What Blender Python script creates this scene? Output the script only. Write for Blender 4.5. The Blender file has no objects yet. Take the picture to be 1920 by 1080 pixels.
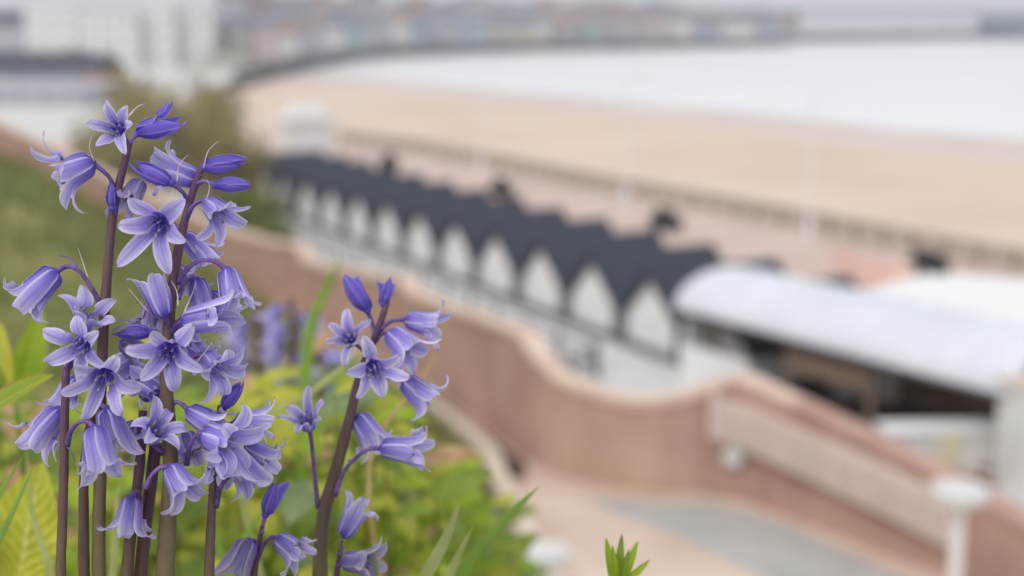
import bpy, math, random
from mathutils import Vector, Matrix
random.seed(7)
PI = math.pi
R = math.radians
scn = bpy.context.scene
COL = scn.collection

# ------------------------------------------------------------------ camera
CAM = Vector((0, 0, 12.0))
PITCH = R(10.8)
FPX = 1920 * 50 / 36.0
cd = bpy.data.cameras.new('camera')
cam = bpy.data.objects.new('camera', cd)
COL.objects.link(cam)
cam.location = CAM
cam.rotation_euler = (PI / 2 - PITCH, 0, 0)
cd.lens = 50
cd.sensor_width = 36
cd.clip_start = 0.02
cd.clip_end = 40000
cd.dof.use_dof = True
cd.dof.focus_distance = 0.53
cd.dof.aperture_fstop = 6.4
scn.camera = cam
RT = Vector((1, 0, 0))
FW = Vector((0, math.cos(PITCH), -math.sin(PITCH)))
UP = Vector((0, math.sin(PITCH), math.cos(PITCH)))

# ------------------------------------------------------------------ world, sun
SUN_EL, SUN_AZ = R(48), R(215)
w = bpy.data.worlds.new('World')
scn.world = w
w.use_nodes = True
nt = w.node_tree
bg = nt.nodes['Background']
sky = nt.nodes.new('ShaderNodeTexSky')
sky.sky_type = 'NISHITA'
sky.sun_disc = False
sky.sun_elevation = SUN_EL
sky.sun_rotation = SUN_AZ
sky.air_density = 1.0
sky.dust_density = 4.0
tc = nt.nodes.new('ShaderNodeTexCoord')
mp = nt.nodes.new('ShaderNodeMapping')
mp.inputs['Scale'].default_value = (1, 1, 3)
nz = nt.nodes.new('ShaderNodeTexNoise')
nz.inputs['Scale'].default_value = 2.0
nz.inputs['Detail'].default_value = 6
rp = nt.nodes.new('ShaderNodeValToRGB')
rp.color_ramp.elements[0].position = 0.3
rp.color_ramp.elements[1].position = 0.7
rp.color_ramp.elements[0].color = (6.6, 6.8, 7.3, 1)
rp.color_ramp.elements[1].color = (7.8, 7.95, 8.25, 1)
mx = nt.nodes.new('ShaderNodeMix')
mx.data_type = 'RGBA'
mx.inputs[0].default_value = 0.88
L = nt.links.new
L(tc.outputs['Generated'], mp.inputs['Vector'])
L(mp.outputs[0], nz.inputs['Vector'])
L(nz.outputs['Fac'], rp.inputs['Fac'])
L(sky.outputs[0], mx.inputs[6])
L(rp.outputs[0], mx.inputs[7])
L(mx.outputs[2], bg.inputs['Color'])
bg.inputs['Strength'].default_value = 0.1

sd = bpy.data.lights.new('sun', 'SUN')
so = bpy.data.objects.new('sun', sd)
COL.objects.link(so)
sd.energy = 1.3
sd.angle = R(24)
sd.color = (1.0, 0.95, 0.88)
sdir = Vector((math.sin(SUN_AZ) * math.cos(SUN_EL), math.cos(SUN_AZ) * math.cos(SUN_EL), math.sin(SUN_EL)))
so.rotation_euler = sdir.to_track_quat('Z', 'Y').to_euler()
so.location = (0, -10, 40)

scn.view_settings.view_transform = 'Standard'
scn.view_settings.look = 'None'
scn.view_settings.exposure = 0.30
scn.view_settings.gamma = 1
scn.view_settings.use_curve_mapping = False
scn.render.engine = 'CYCLES'
scn.cycles.use_denoising = True
scn.cycles.max_bounces = 8
scn.cycles.transparent_max_bounces = 8
scn.cycles.caustics_reflective = False
scn.cycles.caustics_refractive = False


# ------------------------------------------------------------------ helpers
def at(px, py, d):
    """a point at forward distance d along the sight line of a photo pixel"""
    return CAM + d * (FW + RT * ((px - 960) / FPX) + UP * ((540 - py) / FPX))


def onz(px, py, z):
    """where the sight line of a photo pixel meets the level z"""
    v = FW + RT * ((px - 960) / FPX) + UP * ((540 - py) / FPX)
    return CAM + v * ((z - CAM.z) / v.z)


def s2l(c):
    c /= 255.0
    return c / 12.92 if c <= 0.04045 else ((c + 0.055) / 1.055) ** 2.4


def rgb(r, g, b):
    return (s2l(r), s2l(g), s2l(b), 1)


def mat(name, c1, c2=None, rough=0.7, scale=4.0, detail=5, bump=0.0, coords='Object', stretch=(1, 1, 1), spec=0.3,
        lo=0.35, hi=0.65):
    m = bpy.data.materials.new(name)
    m.use_nodes = True
    n = m.node_tree
    p = n.nodes['Principled BSDF']
    p.inputs['Roughness'].default_value = rough
    p.inputs['Specular IOR Level'].default_value = spec
    if c2 is None:
        p.inputs['Base Color'].default_value = c1
    t = n.nodes.new('ShaderNodeTexCoord')
    q = n.nodes.new('ShaderNodeMapping')
    q.inputs['Scale'].default_value = stretch
    z = n.nodes.new('ShaderNodeTexNoise')
    z.inputs['Scale'].default_value = scale
    z.inputs['Detail'].default_value = detail
    n.links.new(t.outputs[coords], q.inputs['Vector'])
    n.links.new(q.outputs[0], z.inputs['Vector'])
    if c2 is not None:
        r = n.nodes.new('ShaderNodeValToRGB')
        r.color_ramp.elements[0].position = lo
        r.color_ramp.elements[1].position = hi
        r.color_ramp.elements[0].color = c1
        r.color_ramp.elements[1].color = c2
        n.links.new(z.outputs['Fac'], r.inputs['Fac'])
        n.links.new(r.outputs[0], p.inputs['Base Color'])
    if bump > 0:
        b = n.nodes.new('ShaderNodeBump')
        b.inputs['Strength'].default_value = bump
        b.inputs['Distance'].default_value = 0.02
        n.links.new(z.outputs['Fac'], b.inputs['Height'])
        n.links.new(b.outputs[0], p.inputs['Normal'])
    return m


def tag(o, label=None, cat=None, group=None, kind=None):
    if label:
        o['label'] = label
    if cat:
        o['category'] = cat
    if group:
        o['group'] = group
    if kind:
        o['kind'] = kind
    return o


def thing(name, loc, label, cat, group=None):
    o = bpy.data.objects.new(name, None)
    o.empty_display_size = 0.05
    COL.objects.link(o)
    o.location = loc
    o['org'] = list(loc)
    return tag(o, label, cat, group)


def root_of(o):
    while o.parent:
        o = o.parent
    return o


class MB:
    """collects shapes in world coordinates and links them as one mesh object"""

    def __init__(self):
        self.v, self.f, self.uv = [], [], []

    def add(self, verts, faces, uvs=None):
        k = len(self.v)
        self.v += [Vector(q) for q in verts]
        self.f += [tuple(i + k for i in f) for f in faces]
        self.uv += list(uvs) if uvs else [(0.5, 0.5)] * len(verts)
        return self

    def box(self, c, sx, sy, sz, rz=0, ex=None, ey=None):
        """box standing on point c"""
        ex = ex or Vector((math.cos(rz), math.sin(rz), 0))
        ey = ey or Vector((-math.sin(rz), math.cos(rz), 0))
        c = Vector(c)
        vs = []
        for z in (0, sz):
            for a, b in ((-1, -1), (1, -1), (1, 1), (-1, 1)):
                vs.append(c + ex * (a * sx / 2) + ey * (b * sy / 2) + Vector((0, 0, z)))
        return self.add(vs, [(3, 2, 1, 0), (4, 5, 6, 7), (0, 1, 5, 4), (1, 2, 6, 5), (2, 3, 7, 6), (3, 0, 4, 7)])

    def tube(self, pts, rad, n=8, cap=True):
        pts = [Vector(p) for p in pts]
        rr = rad if isinstance(rad, (list, tuple)) else [rad] * len(pts)
        vs, fs, uv = [], [], []
        ref = None
        for i, p in enumerate(pts):
            a = pts[max(0, i - 1)]
            b = pts[min(len(pts) - 1, i + 1)]
            t = (b - a).normalized()
            if ref is None:
                ref = t.orthogonal().normalized()
            ref = (ref - t * ref.dot(t)).normalized()
            q = t.cross(ref)
            for k in range(n):
                an = 2 * PI * k / n
                vs.append(p + (ref * math.cos(an) + q * math.sin(an)) * rr[i])
                uv.append((k / n, i / max(1, len(pts) - 1)))
        for i in range(len(pts) - 1):
            for k in range(n):
                k2 = (k + 1) % n
                fs.append((i * n + k, i * n + k2, (i + 1) * n + k2, (i + 1) * n + k))
        if cap:
            fs.append(tuple(reversed(range(n))))
            fs.append(tuple((len(pts) - 1) * n + k for k in range(n)))
        return self.add(vs, fs, uv)

    def ball(self, c, rx, ry, rz, n=8, m=6, ax=None):
        c = Vector(c)
        ax = ax or (Vector((1, 0, 0)), Vector((0, 1, 0)), Vector((0, 0, 1)))
        vs, fs = [], []
        for i in range(m + 1):
            th = PI * (i + 0.02 if i == 0 else i - 0.02 if i == m else i) / m
            for k in range(n):
                ph = 2 * PI * k / n
                vs.append(c + ax[0] * (rx * math.sin(th) * math.cos(ph)) + ax[1] * (ry * math.sin(th) * math.sin(ph)) + ax[2] * (rz * math.cos(th)))
        for i in range(m):
            for k in range(n):
                k2 = (k + 1) % n
                fs.append((i * n + k, i * n + k2, (i + 1) * n + k2, (i + 1) * n + k))
        return self.add(vs, fs)

    def build(self, name, m, parent=None, smooth=False, label=None, cat=None, group=None, kind=None):
        me = bpy.data.meshes.new(name)
        org = Vector((0, 0, 0))
        if parent is not None:
            r = root_of(parent)
            org = Vector(r['org']) if 'org' in r else Vector((0, 0, 0))
        me.from_pydata([tuple(v - org) for v in self.v], [], self.f)
        ul = me.uv_layers.new(name='UVMap')
        li = [l.vertex_index for l in me.loops]
        flat = []
        for i in li:
            flat += self.uv[i]
        ul.data.foreach_set('uv', flat)
        if smooth:
            me.polygons.foreach_set('use_smooth', [True] * len(me.polygons))
        me.materials.append(m)
        me.update()
        o = bpy.data.objects.new(name, me)
        COL.objects.link(o)
        if parent is not None:
            o.parent = parent
        return tag(o, label, cat, group, kind)


def spline(pts, n):
    """Catmull-Rom through the points"""
    pts = [Vector(p) for p in pts]
    if len(pts) == 2:
        return [pts[0].lerp(pts[1], i / n) for i in range(n + 1)]
    out = []
    q = [pts[0] * 2 - pts[1]] + pts + [pts[-1] * 2 - pts[-2]]
    seg = len(pts) - 1
    for i in range(n + 1):
        u = i / n * seg
        k = min(int(u), seg - 1)
        t = u - k
        a, b, c, d = q[k], q[k + 1], q[k + 2], q[k + 3]
        out.append(0.5 * ((2 * b) + (c - a) * t + (2 * a - 5 * b + 4 * c - d) * t * t + (3 * b - a - 3 * c + d) * t ** 3))
    return out


def interp(x, tab):
    if x <= tab[0][0]:
        return tab[0][1]
    for (a, va), (b, vb) in zip(tab, tab[1:]):
        if x <= b:
            t = (x - a) / (b - a)
            return va + (vb - va) * t
    return tab[-1][1]


def smooth(x, a, b):
    t = max(0.0, min(1.0, (x - a) / (b - a)))
    return t * t * (3 - 2 * t)


# ------------------------------------------------------------------ materials
M = {}
M['sand'] = mat('sand', rgb(204, 182, 163), rgb(217, 198, 180), 0.9, 0.05, 8, 0.0, lo=0.3, hi=0.7)
M['wet_sand'] = mat('wet_sand', rgb(200, 180, 168), rgb(212, 196, 186), 0.42, 0.05, 6, spec=0.5)
M['land'] = mat('land', rgb(150, 150, 140), rgb(178, 174, 166), 0.9, 0.02, 6)
M['promenade'] = mat('promenade_paving', rgb(190, 168, 158), rgb(206, 186, 176), 0.85, 0.3, 6)
M['walk'] = mat('pale_concrete', rgb(196, 195, 193), rgb(212, 211, 208), 0.85, 0.5, 6)
M['path'] = mat('path_paving', rgb(198, 176, 160), rgb(214, 196, 182), 0.85, 0.8, 6, 0.1)
M['asphalt'] = mat('grey_asphalt', rgb(166, 166, 164), rgb(180, 178, 174), 0.9, 1.5, 7, 0.1)
M['kerb'] = mat('kerb_stone', rgb(205, 190, 172), rgb(222, 208, 192), 0.85, 3, 5)
M['soil'] = mat('dark_brown_ground', rgb(66, 50, 40), rgb(92, 72, 60), 0.95, 3, 8, 0.5)  # hedge soil, and also the dark brown strip at the wall foot
M['bed'] = mat('bed_soil', rgb(70, 58, 38), rgb(120, 104, 60), 0.95, 30, 8, 0.5)
M['wall'] = mat('pink_render', rgb(166, 133, 121), rgb(198, 166, 152), 0.85, 0.9, 8, 0.3, stretch=(1, 1, 0.8), lo=0.25, hi=0.75)
M['coping'] = mat('sandstone_coping', rgb(204, 178, 162), rgb(222, 200, 184), 0.85, 1.5, 5)
M['grass'] = mat('bank_grass', rgb(96, 104, 52), rgb(150, 146, 88), 0.95, 0.35, 9, 0.3, lo=0.3, hi=0.7)
M['slate'] = mat('dark_slate', rgb(54, 58, 68), rgb(70, 74, 84), 0.75, 2.0, 6, spec=0.2)
M['white'] = mat('white_paint', rgb(226, 226, 226), rgb(234, 234, 234), 0.55, 2.0, 4)
M['offwhite'] = mat('offwhite_paint', rgb(206, 206, 204), rgb(220, 220, 216), 0.6, 1.0, 4)
M['roofwhite'] = mat('white_sheet', rgb(208, 211, 220), rgb(217, 220, 227), 0.5, 0.4, 5)
M['dark'] = mat('dark_paint', rgb(44, 45, 48), rgb(62, 62, 64), 0.55, 2.0, 4)
M['rail'] = mat('weathered_rail', rgb(112, 104, 98), rgb(134, 124, 116), 0.7, 2.0, 4)
M['brown'] = mat('brown_timber', rgb(112, 96, 82), rgb(144, 126, 110), 0.8, 1.2, 6, 0.2, stretch=(1, 1, 6))
M['darkbrown'] = mat('dark_timber', rgb(70, 58, 48), rgb(90, 77, 64), 0.8, 1.2, 6)
M['salmon'] = mat('salmon_canvas', rgb(222, 184, 170), rgb(230, 200, 188), 0.8, 2.0, 4)
M['glass'] = mat('window_glass', rgb(70, 80, 94), None, 0.15, 1, 1, spec=0.5)
M['farglass'] = mat('far_window_glass', rgb(146, 152, 162), None, 0.3, 1, 1, spec=0.4)
M['lamp'] = mat('lamp_glass', rgb(226, 234, 228), rgb(236, 242, 238), 0.3, 4, 3)
M['pinkrail'] = mat('pinkish_rail_paint', rgb(222, 208, 204), rgb(230, 218, 214), 0.5, 2, 3)
M['yellow'] = mat('yellow_paint', rgb(212, 203, 168), rgb(220, 212, 180), 0.6, 3, 3)
M['bark'] = mat('bark', rgb(80, 68, 54), rgb(104, 90, 74), 0.9, 5, 5, 0.3)
M['greystone'] = mat('grey_stone', rgb(88, 88, 92), rgb(118, 117, 118), 0.9, 0.1, 5)


def leaf_mat(name, c_dark, c_light, vein=None, edge=None, trans=0.35, scale=60):
    m = bpy.data.materials.new(name)
    m.use_nodes = True
    n = m.node_tree
    lk = n.links.new
    p = n.nodes['Principled BSDF']
    out = n.nodes['Material Output']
    p.inputs['Roughness'].default_value = 0.45
    p.inputs['Specular IOR Level'].default_value = 0.35
    t = n.nodes.new('ShaderNodeTexCoord')
    z = n.nodes.new('ShaderNodeTexNoise')
    z.inputs['Scale'].default_value = scale
    z.inputs['Detail'].default_value = 5
    lk(t.outputs['Object'], z.inputs['Vector'])
    r = n.nodes.new('ShaderNodeValToRGB')
    r.color_ramp.elements[0].position = 0.3
    r.color_ramp.elements[1].position = 0.7
    r.color_ramp.elements[0].color = c_dark
    r.color_ramp.elements[1].color = c_light
    lk(z.outputs['Fac'], r.inputs['Fac'])
    col = r.outputs[0]
    z2 = n.nodes.new('ShaderNodeTexNoise')
    z2.inputs['Scale'].default_value = scale * 2.2
    lk(t.outputs['Object'], z2.inputs['Vector'])
    sp = n.nodes.new('ShaderNodeSeparateXYZ')
    lk(t.outputs['UV'], sp.inputs[0])
    ab = n.nodes.new('ShaderNodeMath')
    ab.operation = 'SUBTRACT'
    lk(sp.outputs[0], ab.inputs[0])
    ab.inputs[1].default_value = 0.5
    a2 = n.nodes.new('ShaderNodeMath')
    a2.operation = 'ABSOLUTE'
    lk(ab.outputs[0], a2.inputs[0])

    def mixin(col, fac, c):
        q = n.nodes.new('ShaderNodeMix')
        q.data_type = 'RGBA'
        lk(fac, q.inputs[0])
        lk(col, q.inputs[6])
        q.inputs[7].default_value = c
        return q.outputs[2]

    bumpsrc = None
    if vein:
        # side veins: v - |u| * k, periodic
        c1 = n.nodes.new('ShaderNodeMath')
        c1.operation = 'MULTIPLY_ADD'
        lk(a2.outputs[0], c1.inputs[0])
        c1.inputs[1].default_value = -0.55
        lk(sp.outputs[1], c1.inputs[2])
        c2 = n.nodes.new('ShaderNodeMath')
        c2.operation = 'MULTIPLY'
        lk(c1.outputs[0], c2.inputs[0])
        c2.inputs[1].default_value = 62
        c2b = n.nodes.new('ShaderNodeMath')
        c2b.operation = 'MULTIPLY_ADD'
        lk(z2.outputs['Fac'], c2b.inputs[0])
        c2b.inputs[1].default_value = 5.0
        lk(c2.outputs[0], c2b.inputs[2])
        c2 = c2b
        c3 = n.nodes.new('ShaderNodeMath')
        c3.operation = 'SINE'
        lk(c2.outputs[0], c3.inputs[0])
        mr = n.nodes.new('ShaderNodeMapRange')
        lk(c3.outputs[0], mr.inputs[0])
        mr.inputs[1].default_value = 0.7
        mr.inputs[2].default_value = 1.0
        mr.inputs[3].default_value = 0
        mr.inputs[4].default_value = 0.55
        col = mixin(col, mr.outputs[0], vein)
        mr2 = n.nodes.new('ShaderNodeMapRange')
        lk(a2.outputs[0], mr2.inputs[0])
        mr2.inputs[1].default_value = 0.0
        mr2.inputs[2].default_value = 0.045
        mr2.inputs[3].default_value = 0.8
        mr2.inputs[4].default_value = 0.0
        col = mixin(col, mr2.outputs[0], vein)
        bumpsrc = c3.outputs[0]
    if edge:
        mr3 = n.nodes.new('ShaderNodeMapRange')
        lk(a2.outputs[0], mr3.inputs[0])
        mr3.inputs[1].default_value = 0.42
        mr3.inputs[2].default_value = 0.5
        mr3.inputs[3].default_value = 0
        mr3.inputs[4].default_value = 0.8
        col = mixin(col, mr3.outputs[0], edge)
    lk(col, p.inputs['Base Color'])
    if bumpsrc is not None:
        b = n.nodes.new('ShaderNodeBump')
        b.inputs['Strength'].default_value = 0.35
        b.inputs['Distance'].default_value = 0.001
        b.invert = True
        lk(bumpsrc, b.inputs['Height'])
        lk(b.outputs[0], p.inputs['Normal'])
    tr = n.nodes.new('ShaderNodeBsdfTranslucent')
    lk(col, tr.inputs['Color'])
    ms = n.nodes.new('ShaderNodeMixShader')
    ms.inputs[0].default_value = trans
    lk(p.outputs[0], ms.inputs[1])
    lk(tr.outputs[0], ms.inputs[2])
    lk(ms.outputs[0], out.inputs['Surface'])
    return m


M['leaf_yellow'] = leaf_mat('yellow_green_leaf', rgb(158, 166, 30), rgb(206, 204, 74), rgb(222, 218, 130))
M['leaf_bright'] = leaf_mat('bright_green_leaf', rgb(126, 160, 22), rgb(172, 190, 52), rgb(176, 196, 92))
M['leaf_mid'] = leaf_mat('mid_green_leaf', rgb(104, 132, 34), rgb(146, 162, 62), rgb(150, 170, 90))
M['leaf_grey'] = leaf_mat('grey_green_leaf', rgb(110, 130, 84), rgb(142, 158, 112), rgb(166, 178, 136))
M['leaf_dead'] = leaf_mat('withered_leaf', rgb(176, 128, 92), rgb(216, 186, 148), rgb(150, 100, 70))
M['leaf_red'] = leaf_mat('red_edged_leaf', rgb(124, 150, 26), rgb(164, 176, 44), rgb(190, 196, 96), edge=rgb(170, 90, 50))
M['blade'] = leaf_mat('grass_blade', rgb(112, 146, 52), rgb(146, 174, 78))
M['blade_pale'] = leaf_mat('pale_grass_blade', rgb(150, 160, 92), rgb(184, 188, 124))
M['blade_dry'] = leaf_mat('dry_grass_blade', rgb(170, 140, 96), rgb(206, 178, 132))
M['shrub'] = leaf_mat('olive_shrub_leaf', rgb(134, 128, 80), rgb(172, 162, 114), trans=0.25, scale=0.5)
M['shrub_green'] = leaf_mat('green_shrub_leaf', rgb(110, 118, 62), rgb(146, 146, 92), trans=0.25, scale=0.5)


def petal_mat(name, deep, mid, pale, edge):
    m = bpy.data.materials.new(name)
    m.use_nodes = True
    n = m.node_tree
    lk = n.links.new
    p = n.nodes['Principled BSDF']
    out = n.nodes['Material Output']
    p.inputs['Roughness'].default_value = 0.5
    p.inputs['Specular IOR Level'].default_value = 0.25
    p.inputs['Sheen Weight'].default_value = 0.15
    t = n.nodes.new('ShaderNodeTexCoord')
    sp = n.nodes.new('ShaderNodeSeparateXYZ')
    lk(t.outputs['UV'], sp.inputs[0])

    def mth(op, a, b=None, c=None):
        q = n.nodes.new('ShaderNodeMath')
        q.operation = op
        for i, x in enumerate((a, b, c)):
            if x is None:
                continue
            if isinstance(x, (int, float)):
                q.inputs[i].default_value = x
            else:
                lk(x, q.inputs[i])
        return q.outputs[0]

    def mr(x, a, b, c, d):
        q = n.nodes.new('ShaderNodeMapRange')
        q.interpolation_type = 'SMOOTHSTEP'
        lk(x, q.inputs[0])
        for i, y in enumerate((a, b, c, d)):
            q.inputs[1 + i].default_value = y
        return q.outputs[0]

    def mixc(f, a, b):
        q = n.nodes.new('ShaderNodeMix')
        q.data_type = 'RGBA'
        lk(f, q.inputs[0])
        for s, x in ((6, a), (7, b)):
            if isinstance(x, tuple):
                q.inputs[s].default_value = x
            else:
                lk(x, q.inputs[s])
        return q.outputs[2]

    u = mth('ABSOLUTE', mth('SUBTRACT', sp.outputs[0], 0.5))
    v = sp.outputs[1]
    # streaks along the petal
    mpn = n.nodes.new('ShaderNodeMapping')
    mpn.inputs['Scale'].default_value = (20, 1.8, 1)
    lk(t.outputs['UV'], mpn.inputs['Vector'])
    z = n.nodes.new('ShaderNodeTexNoise')
    z.noise_dimensions = '4D'
    z.inputs['Scale'].default_value = 1.0
    z.inputs['Detail'].default_value = 4
    oi = n.nodes.new('ShaderNodeObjectInfo')
    lk(mth('MULTIPLY', oi.outputs['Random'], 37.0), z.inputs['W'])
    lk(mpn.outputs[0], z.inputs['Vector'])
    c = mixc(mr(v, 0.02, 0.42, 0, 1), deep, mid)
    c = mixc(mr(v, 0.4, 0.9, 0, 0.85), c, pale)
    c = mixc(mr(u, 0.25, 0.49, 0, 0.75), c, edge)
    # midrib
    c = mixc(mth('MULTIPLY', mr(u, 0.0, 0.15, 0.36, 0.0), mr(v, 0.85, 1.0, 1, 0.3)), c, deep)
    c = mixc(mr(z.outputs['Fac'], 0.5, 0.72, 0, 0.6), c, deep)
    c = mixc(mr(z.outputs['Fac'], 0.36, 0.2, 0, 0.45), c, edge)
    # some tips wither brown, a few flecks
    c = mixc(mth('MULTIPLY', mr(v, 0.93, 1.0, 0, 0.75), mr(oi.outputs['Random'], 0.55, 0.75, 0, 1)), c, rgb(150, 118, 120))
    zf = n.nodes.new('ShaderNodeTexNoise')
    zf.inputs['Scale'].default_value = 420
    zf.inputs['Detail'].default_value = 3
    lk(t.outputs['Object'], zf.inputs['Vector'])
    c = mixc(mr(zf.outputs['Fac'], 0.66, 0.78, 0, 0.55), c, rgb(120, 104, 176))
    hs = n.nodes.new('ShaderNodeHueSaturation')
    lk(c, hs.inputs['Color'])
    lk(mth('MULTIPLY_ADD', oi.outputs['Random'], 0.26, 0.88), hs.inputs['Value'])
    lk(mth('MULTIPLY_ADD', oi.outputs['Random'], 0.012, 0.494), hs.inputs['Hue'])
    c = hs.outputs[0]
    lk(c, p.inputs['Base Color'])
    b = n.nodes.new('ShaderNodeBump')
    b.inputs['Strength'].default_value = 0.6
    b.inputs['Distance'].default_value = 0.0005
    lk(z.outputs['Fac'], b.inputs['Height'])
    lk(b.outputs[0], p.inputs['Normal'])
    tr = n.nodes.new('ShaderNodeBsdfTranslucent')
    lk(c, tr.inputs['Color'])
    ms = n.nodes.new('ShaderNodeMixShader')
    ms.inputs[0].default_value = 0.4
    lk(p.outputs[0], ms.inputs[1])
    lk(tr.outputs[0], ms.inputs[2])
    lk(ms.outputs[0], out.inputs['Surface'])
    return m


M['petal'] = petal_mat('bluebell_petal', rgb(104, 84, 198), rgb(174, 160, 232), rgb(216, 207, 245), rgb(243, 237, 252))
M['petal_faded'] = petal_mat('faded_bluebell_petal', rgb(112, 96, 168), rgb(158, 146, 200), rgb(194, 184, 218), rgb(214, 200, 204))
M['petal_bud'] = petal_mat('bluebell_bud_petal', rgb(96, 76, 188), rgb(126, 106, 208), rgb(134, 114, 212), rgb(172, 156, 232))
M['anther'] = mat('blue_grey_anther', rgb(96, 100, 140), rgb(150, 152, 160), 0.8, 900, 3)
M['stalk'] = mat('purple_stalk', rgb(92, 66, 124), rgb(126, 98, 156), 0.5, 300, 4)
M['bract'] = mat('papery_bract', rgb(168, 150, 168), rgb(206, 196, 178), 0.7, 300, 4)
M['pod'] = mat('withered_bud', rgb(92, 66, 84), rgb(140, 116, 120), 0.6, 400, 4)


def stem_mat():
    m = bpy.data.materials.new('bluebell_stem')
    m.use_nodes = True
    n = m.node_tree
    lk = n.links.new
    p = n.nodes['Principled BSDF']
    p.inputs['Roughness'].default_value = 0.5
    p.inputs['Specular IOR Level'].default_value = 0.3
    t = n.nodes.new('ShaderNodeTexCoord')
    sp = n.nodes.new('ShaderNodeSeparateXYZ')
    lk(t.outputs['UV'], sp.inputs[0])
    r = n.nodes.new('ShaderNodeValToRGB')
    e = r.color_ramp.elements
    e[0].position = 0.52
    e[0].color = rgb(114, 100, 74)
    e[1].position = 1.0
    e[1].color = rgb(92, 62, 90)
    k = e.new(0.78)
    k.color = rgb(98, 78, 70)
    z = n.nodes.new('ShaderNodeTexNoise')
    z.inputs['Scale'].default_value = 90
    z.inputs['Detail'].default_value = 6
    mpn = n.nodes.new('ShaderNodeMapping')
    mpn.inputs['Scale'].default_value = (6, 6, 0.5)
    lk(t.outputs['Object'], mpn.inputs['Vector'])
    lk(mpn.outputs[0], z.inputs['Vector'])
    a = n.nodes.new('ShaderNodeMath')
    a.operation = 'MULTIPLY_ADD'
    lk(z.outputs['Fac'], a.inputs[0])
    a.inputs[1].default_value = 0.5
    lk(sp.outputs[1], a.inputs[2])
    s = n.nodes.new('ShaderNodeMath')
    s.operation = 'SUBTRACT'
    lk(a.outputs[0], s.inputs[0])
    s.inputs[1].default_value = 0.25
    lk(s.outputs[0], r.inputs['Fac'])
    lk(r.outputs[0], p.inputs['Base Color'])
    b = n.nodes.new('ShaderNodeBump')
    b.inputs['Strength'].default_value = 0.25
    b.inputs['Distance'].default_value = 0.0005
    lk(z.outputs['Fac'], b.inputs['Height'])
    lk(b.outputs[0], p.inputs['Normal'])
    return m


M['stem'] = stem_mat()

# sea: a real water surface that mirrors the overcast sky
def sea_mat():
    m = bpy.data.materials.new('sea_water')
    m.use_nodes = True
    n = m.node_tree
    p = n.nodes['Principled BSDF']
    p.inputs['Base Color'].default_value = rgb(186, 190, 196)
    p.inputs['Roughness'].default_value = 0.28
    p.inputs['Specular IOR Level'].default_value = 0.8
    t = n.nodes.new('ShaderNodeTexCoord')
    q = n.nodes.new('ShaderNodeMapping')
    q.inputs['Scale'].default_value = (0.03, 0.12, 1)
    z = n.nodes.new('ShaderNodeTexNoise')
    z.inputs['Scale'].default_value = 1
    z.inputs['Detail'].default_value = 6
    b = n.nodes.new('ShaderNodeBump')
    b.inputs['Strength'].default_value = 0.15
    b.inputs['Distance'].default_value = 0.5
    n.links.new(t.outputs['Object'], q.inputs['Vector'])
    n.links.new(q.outputs[0], z.inputs['Vector'])
    n.links.new(z.outputs['Fac'], b.inputs['Height'])
    n.links.new(b.outputs[0], p.inputs['Normal'])
    r = n.nodes.new('ShaderNodeValToRGB')
    r.color_ramp.elements[0].position = 0.35
    r.color_ramp.elements[1].position = 0.65
    r.color_ramp.elements[0].color = rgb(222, 223, 224)
    r.color_ramp.elements[1].color = rgb(234, 234, 234)
    n.links.new(z.outputs['Fac'], r.inputs['Fac'])
    n.links.new(r.outputs[0], p.inputs['Base Color'])
    return m


M['sea'] = sea_mat()


# ------------------------------------------------------------------ the setting
def poly(name, pts, m, kind='structure', parent=None):
    """flat (or gently bent) sheet from an outline, triangulated"""
    from mathutils.geometry import tessellate_polygon
    pts = [Vector(p) for p in pts]
    tris = tessellate_polygon([[Vector((p.x, p.y, 0)) for p in pts]])
    fs = []
    for t in tris:
        a, b, c = (pts[i] for i in t)
        nz = (b.x - a.x) * (c.y - a.y) - (b.y - a.y) * (c.x - a.x)
        fs.append(tuple(t) if nz > 0 else tuple(reversed(t)))
    return MB().add(pts, fs).build(name, m, parent, kind=kind)


SEA_Z = -2.5
b = MB()
b.add([(-15000, -200, SEA_Z), (15000, -200, SEA_Z), (15000, 22000, SEA_Z), (-15000, 22000, SEA_Z)], [(0, 1, 2, 3)])
b.build('sea', M['sea'], kind='structure')

RAIL_PX = [(2300, 590), (1980, 524), (1700, 470), (1400, 408), (1100, 352), (900, 308), (760, 283), (640, 268), (540, 254), (455, 226), (392, 190)]
RAILW = [onz(px, py, 0) for px, py in RAIL_PX]
EDGE_PX = [(2300, 300), (1980, 268), (1700, 246), (1400, 212), (1100, 184), (900, 166), (760, 152), (640, 143), (560, 138), (490, 140), (430, 150)]
EDGEW = [onz(px, py, SEA_Z) for px, py in EDGE_PX]
b = MB()
N = 8
vs, fs = [], []
for i, (p, q) in enumerate(zip(RAILW, EDGEW)):
    for k in range(N + 1):
        t = k / N * 1.15
        x = p.lerp(q, t)
        z = -1.3 - 1.2 * min(t, 1.15) ** 0.8
        vs.append((x.x, x.y, z))
for i in range(len(RAILW) - 1):
    for k in range(N):
        a = i * (N + 1) + k
        fs.append((a + 1, a, a + N + 1, a + N + 2))
b.add(vs, fs)
o = b.build('beach', M['sand'], kind='structure', smooth=True)

vs, fs = [], []
for i, (p, q) in enumerate(zip(RAILW, EDGEW)):
    for k in range(5):
        t = .72 + .095 * k
        x = p.lerp(q, t)
        z = -1.3 - 1.2 * t ** 0.8 + .012
        # the wet line wanders along the shore
        vs.append((x.x, x.y, z))
for i in range(len(RAILW) - 1):
    for k in range(4):
        a = i * 5 + k
        fs.append((a + 1, a, a + 5, a + 6))
MB().add(vs, fs).build('wet_sand', M['wet_sand'], kind='structure', smooth=True)

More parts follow.
